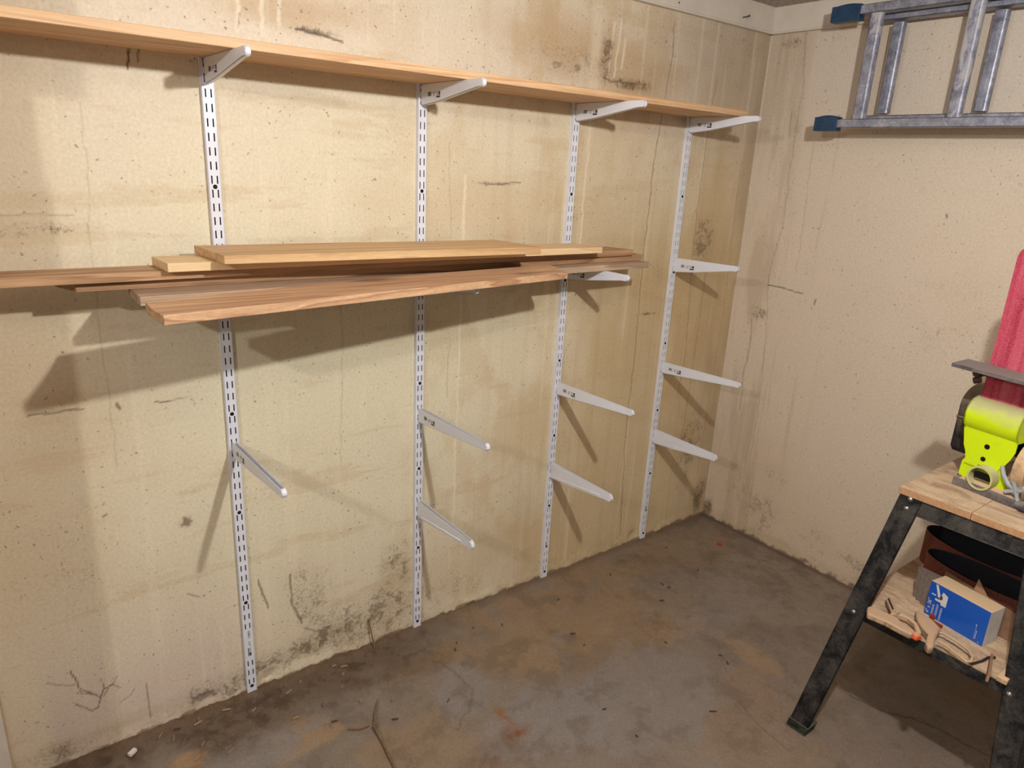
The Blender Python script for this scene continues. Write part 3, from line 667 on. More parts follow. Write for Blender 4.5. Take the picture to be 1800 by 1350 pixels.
# wall hooks carrying it, beyond the right edge of the photo
for y_ in (-1.25, -2.1):
    m = MB(); m.tube([(-.0, y_, 1.76), (-.02, y_, 1.735), (-.06, y_, 1.706), (-.19, y_, 1.706), (-.20, y_, 1.73)], .006, 10)
    m.box(-.004, 0, y_-.02, y_+.02, 1.72, 1.80)
    m.build('wall_hook', M_nail, tagd=('steel hook holding the ladder, '+('nearer the corner' if y_ > -2 else 'further from the corner'), 'hook'))

# ------------------------------------------------------------------ tool stand
BLK = dusty('black_steel_dusty', (22, 23, 26), (84, 80, 74), .40, .6, 19, .2)
SAW = NT('sawdust_mdf'); c_ = SAW.coord(); a_ = SAW.noise(SAW.coord((1, .35, 1)), 24, 6, .65, 1.4); b_ = SAW.noise(c_, 170, 3)
M_saw = SAW.out(SAW.mix(SAW.ramp(b_, [(.35, (.0,)*3), (.7, (.4,)*3)]), SAW.ramp(a_, [(.30, L3((136, 108, 88))), (.42, L3((176, 150, 122))), (.60, L3((202, 178, 148)))]), L3((150, 124, 100))), .9, 0, .2, SAW.bump(SAW.math('ADD', a_, b_), .5, .002))
M_mdf = simple('mdf_edge', (176, 136, 98), .8, var=.05, vs_=120)
HT = .8; TH = .0185
stand = empty('tool_stand', (-.50, -1.30, 0), math.radians(0), 'black splayed-leg steel stand with a sawdust-covered wooden top and lower tray', 'tool stand')
so = Vector((-.50, -1.30, 0))
def St(m, name, mat, **k):
    m.v = [tuple(Vector(p)-so) for p in m.v]; return m.build(name, mat, stand, **k)
XF, XR, YL, YR = -.797, -.20, -1.127, -1.473
top1 = MB().box(XF, XR, -1.2955, YL, HT-TH, HT); top2 = MB().box(XF, XR, YR-.004, -1.2965, HT-TH, HT)
for m, nm in ((top1, 'top_board'), (top2, 'top_board')):
    o = St(m, nm, [M_saw, M_mdf], bevel=.001)
    for p in o.data.polygons: p.material_index = 0 if p.normal.z > .5 else 1
def leg(yt, yb, xt, xb, side, front):
    """angle leg: wide front web + side flange, splayed"""
    m = MB(); w_ = .055; t_ = .003; fl_ = .045
    sgn = -1 if side == 'L' else 1      # web runs from outer edge inwards
    def P(z): s = z/.781; return xb+(xt-xb)*s, yb+(yt-yb)*s
    x0, y0_ = P(.0); x1, y1_ = P(.781); fx = 1 if front else -1
    m.hexa([(x0, y0_, 0), (x0, y0_+sgn*w_, 0), (x0+fx*t_, y0_+sgn*w_, 0), (x0+fx*t_, y0_, 0), (x1, y1_, .781), (x1, y1_+sgn*w_, .781), (x1+fx*t_, y1_+sgn*w_, .781), (x1+fx*t_, y1_, .781)])
    m.hexa([(x0, y0_, 0), (x0+fx*fl_, y0_, 0), (x0+fx*fl_, y0_+sgn*t_, 0), (x0, y0_+sgn*t_, 0), (x1, y1_, .781), (x1+fx*fl_, y1_, .781), (x1+fx*fl_, y1_+sgn*t_, .781), (x1, y1_+sgn*t_, .781)])
    m.hexa([(x0, y0_+sgn*(w_-t_), 0), (x0+fx*.012, y0_+sgn*(w_-t_), 0), (x0+fx*.012, y0_+sgn*w_, 0), (x0, y0_+sgn*w_, 0), (x1, y1_+sgn*(w_-t_), .781), (x1+fx*.012, y1_+sgn*(w_-t_), .781), (x1+fx*.012, y1_+sgn*w_, .781), (x1, y1_+sgn*w_, .781)])
    o = St(m, 'leg', BLK, bevel=.001)
    k = MB(); x9, y9 = P(.03)
    def bx(e, z0_, z1_):
        xa, ya = P(z0_); xc, yc = P(z1_)
        a0, a1 = (-e, w_+e)
        lo = [(xa-fx*e, ya+sgn*a0, z0_), (xa-fx*e, ya+sgn*a1, z0_), (xa+fx*(.046+e), ya+sgn*a1, z0_), (xa+fx*(.046+e), ya+sgn*a0, z0_)]
        hi = [(xc-fx*e, yc+sgn*a0, z1_), (xc-fx*e, yc+sgn*a1, z1_), (xc+fx*(.046+e), yc+sgn*a1, z1_), (xc+fx*(.046+e), yc+sgn*a0, z1_)]
        k.hexa(lo+hi)
    bx(.0022, .0, .026); bx(.0032, .0, .004); bx(.0032, .023, .027)
    k.v = [tuple(Vector(p)-so) for p in k.v]
    k.build('rubber_foot', dusty('black_rubber', (24, 28, 26), (80, 82, 66), .35, .7, 30), o, bevel=.0015)
    return o
SPX = .088; SPY = .125
leg(-1.131, -1.131+SPY, XF+.002, XF+.002-SPX, 'L', True)
leg(-1.471, -1.471-.095, XF+.002, XF+.002-SPX, 'R', True)
leg(-1.131, -1.131+SPY, XR-.002, XR-.002+.07, 'L', False)
leg(-1.471, -1.471-.095, XR-.002, XR-.002+.07, 'R', False)
def frontx(z): return XF+.002-SPX*(1-z/.781)
def rail(za, zb, y0_, y1_, e=.0):
    m = MB(); xa, xb = frontx(za)+.0036, frontx(zb)+.0036
    m.hexa([(xa, y0_, za), (xa, y1_, za), (xa+.003, y1_, za), (xa+.003, y0_, za), (xb, y0_, zb), (xb, y1_, zb), (xb+.003, y1_, zb), (xb+.003, y0_, zb)])
    return m
m = rail(.738, .7812, -1.47, -1.133); m.box(frontx(.74)+.003, frontx(.74)+.024, -1.47, -1.133, .738, .7405); m.box(frontx(.76)+.001, frontx(.76)+.006, -1.385, -1.375, .742, .778)
St(m, 'top_rail', BLK, bevel=.0008)
m = rail(.409, .437, -1.475, -1.10); m.box(frontx(.437)+.0036, frontx(.437)+.02, -1.475, -1.10, .4345, .437)
St(m, 'tray_rail', BLK, bevel=.0008)
m = MB().box(XR-.006, XR-.003, -1.47, -1.133, .738, .781); St(m, 'top_rail', BLK)
for yy in (-1.132, -1.470):
    m = MB().box(XF+.01, XR-.01, yy-.0015, yy+.0015, .738, .7812); St(m, 'top_rail', BLK)
TZ = .4375
M_tray = SAW.mat
m = MB().box(frontx(.43)+.006, -.165, -1.490, -1.078, .4375-.0005, .4435); tray = St(m, 'tray_board', [M_saw, M_mdf])
TZ = .4435
m = MB().box(frontx(.41)+.03, -.17, -1.082, -1.079, .409, .4365).box(frontx(.41)+.03, -.17, -1.489, -1.486, .409, .4365).box(-.17, -.167, -1.48, -1.08, .409, .4365); St(m, 'tray_frame', BLK)
for (yy, zz) in [(-1.158, .776), (-1.155, .750), (-1.100, .424), (-1.474, .422), (-1.45, .765)]:
    m = MB(); x_ = frontx(zz); m.tube([(x_+.001, yy, zz), (x_-.0015, yy, zz), (x_-.004, yy, zz-.0003)], [.0062, .006, .003], 16)
    m.box(x_-.0046, x_-.004, yy-.0022, yy+.0022, zz-.0005, zz+.0005)
    o = St(m, 'bolt', M_steel); o['label'] = 'silver bolt head'

# ------------------------------------------------------------------ belt sander
SA = math.radians(-99)
sand = empty('belt_sander', (-.655, -1.194, HT), SA, 'lime green bench belt sander with upright red belt on the wooden stand top', 'belt sander')
M_lime = NT('lime_paint'); _c = M_lime.coord(); _n = M_lime.noise(_c, 14, 4, .6)
_g = M_lime.n('ShaderNodeNewGeometry'); _s = M_lime.n('ShaderNodeSeparateXYZ'); M_lime.l(_g.outputs['Normal'], _s.inputs[0])
_f = M_lime.ramp(M_lime.math('ADD', M_lime.math('MULTIPLY', _s.outputs[2], .75), M_lime.math('MULTIPLY', M_lime.math('SUBTRACT', _n, .5), .9)), [(.02, K4), (.50, (.92,)*3)])
M_lime = M_lime.out(M_lime.mix(_f, L3((196, 222, 10)), L3((178, 170, 128))), .42, 0, .4)
M_belt = simple('red_abrasive', (160, 46, 70), .85, spec=.2, var=.05, vs_=320, bump=.3)
_t = NT('red_abrasive'); _c = _t.coord((46, 3, 2.2)); _n = _t.noise(_c, 1., 4, .6); _f = _t.noise(_t.coord(), 420, 2)
M_belt = _t.out(_t.mix(_t.ramp(_f, [(.4, K4), (.75, (.35,)*3)]), _t.ramp(_n, [(.38, L3((150, 34, 60))), (.52, L3((172, 58, 82))), (.68, L3((184, 84, 98)))]), L3((206, 140, 140))), .85, 0, .2, _t.bump(_f, .3, .001))
M_castg = dusty('grey_cast_iron', (72, 68, 70), (128, 118, 112), .45, .7, 16)
M_motor = dusty('black_plastic', (30, 30, 32), (122, 106, 84), .30, .6, 8, 0, 160, .45)
M_cdust = dusty('caked_sawdust', (150, 122, 94), (202, 170, 132), .55, .95, 22)
M_gry = simple('grey_knob_plastic', (148, 152, 156), .5, var=.04)
def Sd(m, name, mat, **k): return m.build(name, mat, sand, **k)
# base: tray-like cast base with sloped dust on top
m = MB(); m.box(.0, .152, .0, .300, .0, .018).box(.0, .152, .0, .006, .018, .022).box(.0, .005, .0, .30, .018, .021)
Sd(m, 'base', M_castg, bevel=.002)
m = MB(); gx, gy = 10, 14; V = []; F = []
rn = random.Random(3)
for j in range(gy+1):
    for i in range(gx+1):
        e = min(i, gx-i, j, gy-j); V.append((.006+.142*i/gx, .007+.21*j/gy, .0182+(0 if e == 0 else .004+rn.random()*.008)))
for j in range(gy):
    for i in range(gx): a = j*(gx+1)+i; F.append((a, a+1, a+gx+2, a+gx+1))
m.add(V, F); o = Sd(m, 'sawdust_heap', M_cdust, smooth=80); o['kind'] = 'stuff'
# belt loop (stadium in local yz) with rounded top
def stadium(yc, hw, z0_, z1_, n=18):
    P = []
    for k in range(n+1): a = math.pi*k/n; P.append((yc-hw*math.cos(a), z1_-hw+hw*math.sin(a)))
    for k in range(n+1): a = math.pi*k/n; P.append((yc+hw*math.cos(a), z0_+hw-hw*math.sin(a)))
    return P
m = MB(); P = stadium(.078, .027, .165, .607); Q = stadium(.078, .0258, .1662, .6058); n = len(P)
for X_ in ((-.008, .094),):
    a = [(X_[0], y, z) for y, z in P]; b = [(X_[1], y, z) for y, z in P]; c2 = [(X_[0], y, z) for y, z in Q]; d2 = [(X_[1], y, z) for y, z in Q]
    V = a+b+c2+d2; F = []
    for i in range(n):
        j = (i+1) % n; F += [(i, j, n+j, n+i), (2*n+i, 3*n+i, 3*n+j, 2*n+j), (i, 2*n+i, 2*n+j, j), (n+i, n+j, 3*n+j, 3*n+i)]
    m.add(V, F)
o = Sd(m, 'sanding_belt', M_belt, smooth=50); o['label'] = 'red sanding belt'
m = MB(); m.box(-.004, .090, .056, .100, .20, .575); m.tube([(-.006, .078, .580), (.092, .078, .580)], .0245, 24); m.tube([(-.006, .078, .192), (.092, .078, .192)], .0245, 24)
Sd(m, 'belt_platen', M_castg, bevel=.001)
# green guard: bulge over the lower drum, flat plate below
prof = [(.052, .232), (.036, .228), (.024, .218), (.016, .204), (.013, .188), (.014, .172), (.019, .160), (.026, .152), (.026, .148)]
wid = [(-.017, .112)]*9
low = [(.026, .125, -.012, .112), (.026, .105, -.008, .106), (.026, .088, .000, .098), (.026, .070, .004, .086), (.026, .058, .004, .080)]
rows = [(y, z, a, b) for (y, z), (a, b) in zip(prof, wid)]+low
m = MB(); V = []
for y, z, a, b in rows: V += [(a, y, z), (b, y, z)]
for y, z, a, b in rows: V += [(a, y+.003, z-.0005), (b, y+.003, z-.0005)]
nn = len(rows)*2; F = []
for i in range(len(rows)-1):
    q = i*2; F += [(q, q+1, q+3, q+2), (nn+q, nn+q+2, nn+q+3, nn+q+1), (q, q+2, nn+q+2, nn+q), (q+1, nn+q+1, nn+q+3, q+3)]
q = (len(rows)-1)*2; F += [(0, nn, nn+1, 1), (q, q+1, nn+q+1, nn+q)]
m.add(V, F)
# cheeks closing the bulge
for X0 in (-.017, .109):
    pr = [(y, z) for y, z in prof]+[(.10, .148), (.10, .232)]
    m.prism(pr, lambda a, b: (X0, a, b), lambda a, b: (X0+.003, a, b))
o = Sd(m, 'guard', M_lime, smooth=40); o['label'] = 'lime green guard'
for (xx, zz, rr) in ((.048, .118, .0065), (.046, .084, .006)):
    m = MB(); m.tube([(xx, .0255, zz), (xx, .0245, zz)], rr, 20); m.build('bolt_hole', M_screw, o)
# lower green bracket plate behind the duct, down to the base
m = MB(); m.prism([(-.006, .022), (.018, .012), (.100, .012), (.118, .030), (.100, .052), (.086, .075), (.004, .075), (-.004, .06)], lambda a, b: (a, .030, b), lambda a, b: (a, .034, b))
o = Sd(m, 'mounting_plate', M_lime, bevel=.0008)
m = MB(); m.ring((.062, .033, .042), (0, -1, 0), .0265, .0310, .036, 40)
m.box(.038, .086, .026, .030, .018, .066)
o = Sd(m, 'dust_port', dusty('lime_port', (176, 192, 70), (190, 180, 140), .55, .6, 14), smooth=40)
m = MB(); m.box(.041, .083, .012, .026, .036, .050).box(.046, .052, .010, .013, .038, .048)
m.build('port_bar', M_screw, o, bevel=.001)
# tool rest: dark flat table in front of the belt
m = MB(); m.prism([(-.052, -.036), (-.060, .048), (.125, .046), (.165, .030), (.165, -.036)], lambda a, b: (a, b, .308), lambda a, b: (a, b, .318))
m.box(-.02, .10, .03, .046, .296, .308)
Sd(m, 'tool_rest', M_castg, bevel=.0008)
m = MB(); m.tube([(-.018, .07, .285), (-.036, .07, .285)], .005, 12); m.tube([(-.030, .07, .285), (-.040, .07, .283), (-.048, .07, .280)], [.010, .013, .008], 14); m.tube([(-.03, .072, .268), (-.044, .07, .262)], .009, 10)
Sd(m, 'tension_knob', simple('brown_knob', (84, 62, 52), .6), smooth=50)
# drive housing on the left, behind
m = MB(); pr = []
for k in range(13): a = math.pi*k/12*.55; pr.append((.085+.07-.07*math.cos(a), .20+.055*math.sin(a)))
pr += [(.24, .255), (.24, .075), (.098, .070), (.086, .085)]
m.prism(pr, lambda a, b: (-.072, a, b-.016), lambda a, b: (-.014, a, b-.016))
m.prism([(.083, .165), (.244, .165), (.244, .172), (.083, .172)], lambda a, b: (-.0745, a, b-.016), lambda a, b: (-.012, a, b-.016))
m.box(-.048, -.014, .070, .087, .132, .156)
Sd(m, 'drive_housing', M_motor, bevel=.006, seg=3)
m = MB(); m.hexa([(-.012, .055, .018), (.010, .055, .018), (.010, .075, .018), (-.012, .075, .018), (-.022, .075, .13), (-.006, .075, .13), (-.006, .095, .13), (-.022, .095, .13)])
Sd(m, 'support_arm', M_castg, bevel=.002)
m = MB(); m.tube([(.02, .16, .13), (.13, .16, .13)], .055, 28)
Sd(m, 'motor', M_motor, smooth=40)
# dusty disc side on the right, wing knob in front of it
m = MB(); m.tube([(.118, .09, .085), (.146, .09, .085)], .075, 36); m.box(.105, .165, .03, .12, .018, .05)
Sd(m, 'sanding_disc', M_cdust, bevel=.002)
m = MB(); cx_, cy_2, cz_ = .142, .018, .040
m.tube([(cx_, .05, cz_), (cx_, .008, cz_)], [.006, .010], 14)
for a in (25, 115, 205, 295):
    a = math.radians(a); m.tube([(cx_, .012, cz_), (cx_+.012*math.cos(a), .010, cz_+.012*math.sin(a)), (cx_+.024*math.cos(a), .008, cz_+.024*math.sin(a))], [.006, .0048, .0055], 10)
m.tube([(.092, .028, .082), (.104, .018, .066), (.120, .014, .050), (cx_, .012, cz_)], [.005, .0055, .006, .006], 10)
Sd(m, 'wing_knob', M_gry, smooth=60)
m = MB(); m.tube([(.152, .006, .010), (.170, .006, .010)], .010, 14); m.tube([(.166, -.002, .014), (.178, -.002, .016)], .013, 12)
Sd(m, 'adjusting_knob', M_castg, smooth=50)

# ------------------------------------------------------------------ things on the tray
# box of belts
M_blue = simple('blue_card', (12, 82, 178), .4, var=.03, vs_=10, bump=.01); M_kraft = dusty('dusty_card_top', (178, 150, 118), (206, 178, 142), .6, .9, 20); M_whc = simple('white_card', (208, 206, 202), .6, var=.04, vs_=30)
bA = Vector((-.706, -1.222, TZ)); bB = Vector((-.733, -1.374, TZ)); ex = (bB-bA).normalized(); LBx = (bB-bA).length; ey = Vector((-ex.y, ex.x, 0)); LBy = .060; HB = .099
if ey.x < 0: ey = -ey
bx_ = empty('cardboard_box', tuple((bA+bB)/2+ey*LBy/2), math.atan2(ex.y, ex.x), 'blue and white cardboard box of sanding belts on the lower tray, dusty on top', 'box')
m = MB(); hl = LBx/2; sgn_ = 1 if Vector((-ex.y, ex.x, 0)).dot(ey) > 0 else -1
yf = -sgn_*LBy/2; yb = sgn_*LBy/2
m.box(-hl, hl, min(yf, yb), max(yf, yb), 0, HB)
o = m.build('carton', [M_blue, M_kraft, M_whc], bx_, bevel=.0008)
for p in o.data.polygons:
    if p.normal.z > .5: p.material_index = 1
    elif abs(p.normal.x) > .5: p.material_index = 2
def on_front(name, quads, mat):
    m = MB(); yy = yf-sgn_*.0003
    for pts in quads: m.add([(a, yy, b) for a, b in pts], [tuple(range(len(pts)))])
    return m.build(name, mat, o, smooth=0)
def rq(a0, a1, b0, b1): return [(a0, b0), (a1, b0), (a1, b1), (a0, b1)]
# drawing of a machine: upright belt, body, table, base
q = [[(-hl+.014, .096), (-hl+.020, .096), (-hl+.033, .066), (-hl+.026, .063)], rq(-hl+.020, -hl+.046, .052, .058), [(-hl+.030, .058), (-hl+.036, .084), (-hl+.046, .080), (-hl+.046, .058)],
     [(-hl+.046, .050), (-hl+.046, .080), (-hl+.050, .078), (-hl+.050, .050)], rq(-hl+.008, -hl+.020, .064, .067), rq(-hl+.036, -hl+.050, .046, .052)]
on_front('printed_picture', q, M_whc)
q = [[(-hl+.034+.004*math.cos(a), .066+.007*math.sin(a)) for a in [k*math.pi/5 for k in range(10)]], rq(-hl+.022, -hl+.030, .060, .0615)]
m = MB(); yy = yf-sgn_*.0005
for pts in q: m.add([(a, yy, b) for a, b in pts], [tuple(range(len(pts)))])
m.build('printed_picture', M_mark, o, smooth=0)
rnb = random.Random(9); q = []
for col, (a0, n_) in enumerate([(-hl+.018, .040), (-hl+.028, .046), (-hl+.039, .040)]):
    for ln in range(2):
        b = .004
        while b < n_-.004:
            s_ = rnb.uniform(.003, .007); q.append(rq(a0+ln*.0028, a0+ln*.0028+.0014, b, min(b+s_, n_))); b += s_+.0012
q += [rq(hl-.024, hl-.0235, .008, .046), rq(hl-.0212, hl-.0200, .010, .034), rq(hl-.026, hl-.023, .046, .049), rq(hl-.012, hl-.010, .004, .007)]
on_front('printed_text', q, M_whc)
tcv = bpy.data.curves.new('size_text', 'FONT'); tcv.body = '4" x 36"'; tcv.size = .0135; tcv.extrude = .0001; tcv.align_x = 'LEFT'
to = bpy.data.objects.new('size_text', tcv); COL.objects.link(to)
bpy.context.view_layer.update()
me = bpy.data.meshes.new_from_object(to.evaluated_get(bpy.context.evaluated_depsgraph_get())); bpy.data.objects.remove(to)
me.materials.clear(); me.materials.append(M_whc)
to = bpy.data.objects.new('size_text', me); COL.objects.link(to); to.parent = o
# text baseline runs upwards on the front face, reading bottom to top
zv = Vector((0, 0, 1)); nf = Vector((0, -sgn_, 0)); tx = zv; tz = nf; ty = tz.cross(tx)
to.matrix_local = Matrix(((tx.x, ty.x, tz.x, -hl+.0125), (tx.y, ty.y, tz.y, yf-sgn_*.0003), (tx.z, ty.z, tz.z, .006), (0, 0, 0, 1)))

# loose sanding belts standing on edge
M_belt_in = simple('belt_backing', (24, 26, 36), .85, var=.02); M_belt_out = simple('brown_abrasive', (112, 58, 44), .8, var=.06, vs_=200, bump=.3)
def loop(cx, cy_, a, b, ang, z0_, h, lean, label, dent=0.):
    n = 72; V = []
    for kk, (ro, z_) in enumerate([(0, z0_), (0, z0_+h), (-.0015, z0_+h), (-.0015, z0_)]):
        for k in range(n):
            t_ = 2*math.pi*k/n; X_ = (a+ro)*math.cos(t_); Y_ = (b+ro)*math.sin(t_)*(1-dent*math.exp(-((math.cos(t_)-.2)/.4)**2)*(1 if math.sin(t_) > 0 else 0))
            xx = cx+X_*math.cos(ang)-Y_*math.sin(ang)+lean*(z_-z0_); yy = cy_+X_*math.sin(ang)+Y_*math.cos(ang)
            V.append((xx, yy, z_))
    m = MB(); 
    for j in range(4):
        F = [(j*n+k, j*n+(k+1) % n, ((j+1) % 4)*n+(k+1) % n, ((j+1) % 4)*n+k) for k in range(n)]
        m.f += F; m.m += [1 if j == 2 else 0]*n
    m.v = V
    return m.build('sanding_belt', [M_belt_out, M_belt_in], tagd=(label, 'sanding belt', 'spare belts on the tray'), smooth=50)
loop(-.410, -1.262, .185, .080, math.radians(-96), TZ, .102, .0, 'brown loop of sanding belt standing at the back of the tray')
loop(-.560, -1.312, .170, .062, math.radians(-96), TZ, .102, .0, 'brown loop of sanding belt standing just behind the blue box', .0)
# abrasive sheets and cardboard between
M_sheet = simple('grey_abrasive_sheet', (112, 98, 90), .9, var=.05, vs_=150, bump=.3); M_cardb = simple('brown_cardboard', (140, 106, 80), .85, var=.05)
for k, (x_, ya, yb_, h_, ry) in enumerate([(-.670, -1.196, -1.30, .090, 0), (-.660, -1.180, -1.29, .094, 0), (-.650, -1.168, -1.28, .088, 0)]):
    m = MB(); m.hexa([(x_, ya, TZ), (x_-.012, yb_, TZ), (x_-.0095, yb_, TZ), (x_+.0025, ya, TZ), (x_+.012, ya+.006, TZ+h_), (x_, yb_, TZ+h_), (x_+.0025, yb_, TZ+h_), (x_+.0145, ya+.006, TZ+h_)])
    m.build('abrasive_sheet', M_sheet, bevel=.0006, tagd=(['front grey abrasive sheet poking out left of the blue box', 'middle grey abrasive sheet poking out left of the blue box', 'rear grey abrasive sheet poking out left of the blue box'][k], 'abrasive sheet', 'grey sheets beside the blue box'))
m = MB(); m.hexa([(-.634, -1.215, TZ), (-.652, -1.43, TZ), (-.650, -1.43, TZ), (-.632, -1.215, TZ), (-.628, -1.225, TZ+.102), (-.648, -1.43, TZ+.075), (-.646, -1.43, TZ+.075), (-.626, -1.225, TZ+.102)])
m.build('cardboard_sheet', M_cardb, tagd=('brown cardboard sheet standing behind the blue box', 'cardboard'))
m = MB(); m.add([(-.655, -1.300, TZ+.06), (-.655, -1.365, TZ+.06), (-.640, -1.305, TZ+.125), (-.653, -1.300, TZ+.06), (-.653, -1.365, TZ+.06), (-.638, -1.305, TZ+.125),
                 (-.662, -1.300, TZ), (-.662, -1.365, TZ), (-.660, -1.300, TZ), (-.660, -1.365, TZ)], [(0, 1, 2), (3, 5, 4), (0, 2, 5, 3), (1, 4, 5, 2), (6, 7, 1, 0), (8, 3, 4, 9), (6, 8, 9, 7), (6, 0, 3, 8), (7, 9, 4, 1)])
o = m.build('cardboard_hanger', simple('tan_cardboard', (170, 130, 98), .8), tagd=('pointed tan cardboard hang tag standing behind the blue box', 'cardboard tag'))
m = MB(); m.box(-.6555, -.6547, -1.335, -1.322, TZ+.078, TZ+.084); m.build('hang_hole', M_screw, o, loc=tuple(o.location)).location = (0, 0, 0)
m = MB(); m.hexa([(-.600, -1.435, TZ), (-.62, -1.468, TZ), (-.54, -1.475, TZ), (-.53, -1.44, TZ), (-.602, -1.425, TZ+.06), (-.62, -1.462, TZ+.055), (-.58, -1.47, TZ+.052), (-.57, -1.43, TZ+.062)])
m.build('plastic_bag', dusty('pink_bag', (176, 66, 82), (170, 150, 136), .5, .5, 26), bevel=.004, tagd=('small crumpled pink and clear bag at the right end of the tray', 'bag'))

# clamps, thick with dust
M_dclamp = dusty('sawdust_coated_plastic', (62, 52, 42), (184, 154, 124), .62, .95, 30, 0, 160, .3); M_dk = simple('dark_gap', (40, 32, 26), .9); M_org = dusty('orange_pad', (226, 72, 30), (190, 140, 104), .3, .6, 60)
k1 = empty('spring_clamp', (-.80, -1.19, TZ), 0, 'sawdust-coated spring clamp with orange pads, at the left front of the tray', 'clamp')
ko = Vector((-.80, -1.19, TZ))
def Kb(root, org, m, name, mat, **k):
    m.v = [tuple(Vector(p)-org) for p in m.v]; return m.build(name, mat, root, **k)
def arm(pts, w0, h0):
    m = MB(); V = []; F = []; n = len(pts)
    for i, (x_, y_, w_, h_) in enumerate(pts):
        a = pts[max(i-1, 0)]; b = pts[min(i+1, n-1)]; d = Vector((b[0]-a[0], b[1]-a[1], 0)).normalized(); nn_ = Vector((-d.y, d.x, 0))
        for k in range(8):
            t_ = 2*math.pi*k/8+math.pi/8; p = Vector((x_, y_, TZ+.002+h0+h_*.5*math.sin(t_)+h_*.5))+nn_*(w_*.55*math.cos(t_)); V.append(p)
    for i in range(n-1):
        for k in range(8): F.append((i*8+k, i*8+(k+1) % 8, (i+1)*8+(k+1) % 8, (i+1)*8+k))
    F += [tuple(range(7, -1, -1)), tuple(range((n-1)*8, n*8))]
    return m.add(V, F)
def plate(root, org, name, pts, z0_, z1_, mat, **k):
    m = MB(); m.prism(pts, lambda a, b: (a, b, z0_), lambda a, b: (a, b, z1_)); return Kb(root, org, m, name, mat, **k)
P1 = [(-.8395, -1.133), (-.8241, -1.138), (-.8216, -1.1622), (-.8214, -1.1821), (-.819, -1.2031), (-.8315, -1.2234), (-.8373, -1.252), (-.8372, -1.2566), (-.8569, -1.2572), (-.8621, -1.2538), (-.8629, -1.2259), (-.8617, -1.1941), (-.8667, -1.1669), (-.8694, -1.1481)]
P2 = [(-.7624, -1.145), (-.7437, -1.1425), (-.7453, -1.1509), (-.7885, -1.1839), (-.7907, -1.2022), (-.7907, -1.2217), (-.8036, -1.2465), (-.8359, -1.2711), (-.8474, -1.268), (-.8372, -1.2566), (-.8122, -1.2408), (-.8016, -1.2193), (-.8038, -1.2034), (-.8126, -1.1928), (-.8300, -1.1860), (-.8127, -1.1829)]
plate(k1, ko, 'handle', P1, TZ, TZ+.018, M_dclamp, bevel=.004, smooth=60)
plate(k1, ko, 'handle', P2, TZ+.003, TZ+.021, M_dclamp, bevel=.004, smooth=60)
plate(k1, ko, 'handle_slot', [(-.7620, -1.1490), (-.7530, -1.1480), (-.7950, -1.1810), (-.8040, -1.1810)], TZ+.0205, TZ+.0215, M_dk)
m = MB(); m.tube([(-.803, -1.192, TZ+.004), (-.803, -1.192, TZ+.025)], .008, 16); Kb(k1, ko, m, 'pivot', M_dclamp, smooth=60)
m = MB(); m.hexa([(-.836, -1.258, TZ+.003), (-.856, -1.254, TZ+.003), (-.860, -1.270, TZ+.003), (-.840, -1.276, TZ+.003), (-.838, -1.258, TZ+.020), (-.854, -1.256, TZ+.018), (-.857, -1.268, TZ+.016), (-.842, -1.273, TZ+.018)])
o = Kb(k1, ko, m, 'jaw_pad', M_org, bevel=.003); o['label'] = 'orange jaw pad'
k2 = empty('bar_clamp', (-.81, -1.30, TZ), 0, 'sawdust-coated trigger clamp lying in front of the blue box', 'clamp'); ko = Vector((-.81, -1.30, TZ))
C2 = [(-.7479, -1.2158), (-.7594, -1.2377), (-.7575, -1.2535), (-.7733, -1.2902), (-.8009, -1.2948), (-.8321, -1.301), (-.8761, -1.3151), (-.8883, -1.307), (-.8738, -1.2952), (-.8323, -1.2831), (-.8137, -1.2589), (-.7901, -1.2369)]
plate(k2, ko, 'jaw_body', C2, TZ, TZ+.026, M_dclamp, bevel=.006, smooth=60)
m = MB(); m.tube([(-.7984, -1.2946, TZ+.02), (-.7921, -1.3033, TZ+.02), (-.7983, -1.339, TZ+.02), (-.8085, -1.3709, TZ+.018), (-.826, -1.3842, TZ+.016), (-.845, -1.3878, TZ+.014), (-.851, -1.3818, TZ+.014), (-.8428, -1.3522, TZ+.016), (-.8352, -1.3275, TZ+.018), (-.8376, -1.3086, TZ+.02)], .0036, 8); Kb(k2, ko, m, 'trigger_loop', M_dclamp, smooth=60)
m = MB(); m.tube([(-.835, -1.388, TZ+.004), (-.80, -1.398, TZ+.004), (-.775, -1.402, TZ+.006), (-.760, -1.412, TZ+.006)], .0028, 8); Kb(k2, ko, m, 'hook', M_dk)
m = MB(); m.box(-.748, -.742, -1.262, -1.250, TZ+.016, TZ+.028); m.tube([(-.765, -1.268, TZ+.020), (-.778, -1.290, TZ+.026)], .006, 8); o = Kb(k2, ko, m, 'trigger', simple('red_brown_trigger', (140, 60, 38), .6)); 
m = MB(); m.hexa([(-.772, -1.404, TZ), (-.868, -1.430, TZ), (-.868, -1.436, TZ), (-.772, -1.410, TZ), (-.770, -1.404, TZ+.018), (-.862, -1.430, TZ+.022), (-.862, -1.436, TZ+.022), (-.770, -1.410, TZ+.018)])
m.build('wood_offcut', M_cardb, tagd=('thin brown offcut standing on edge at the right front of the tray', 'offcut'))
m = MB(); m.box(-.845, -.785, -1.466, -1.444, TZ, TZ+.014)
m.build('wood_offcut', M_cdust, bevel=.002, tagd=('dusty block offcut against the right front leg of the stand', 'offcut'))

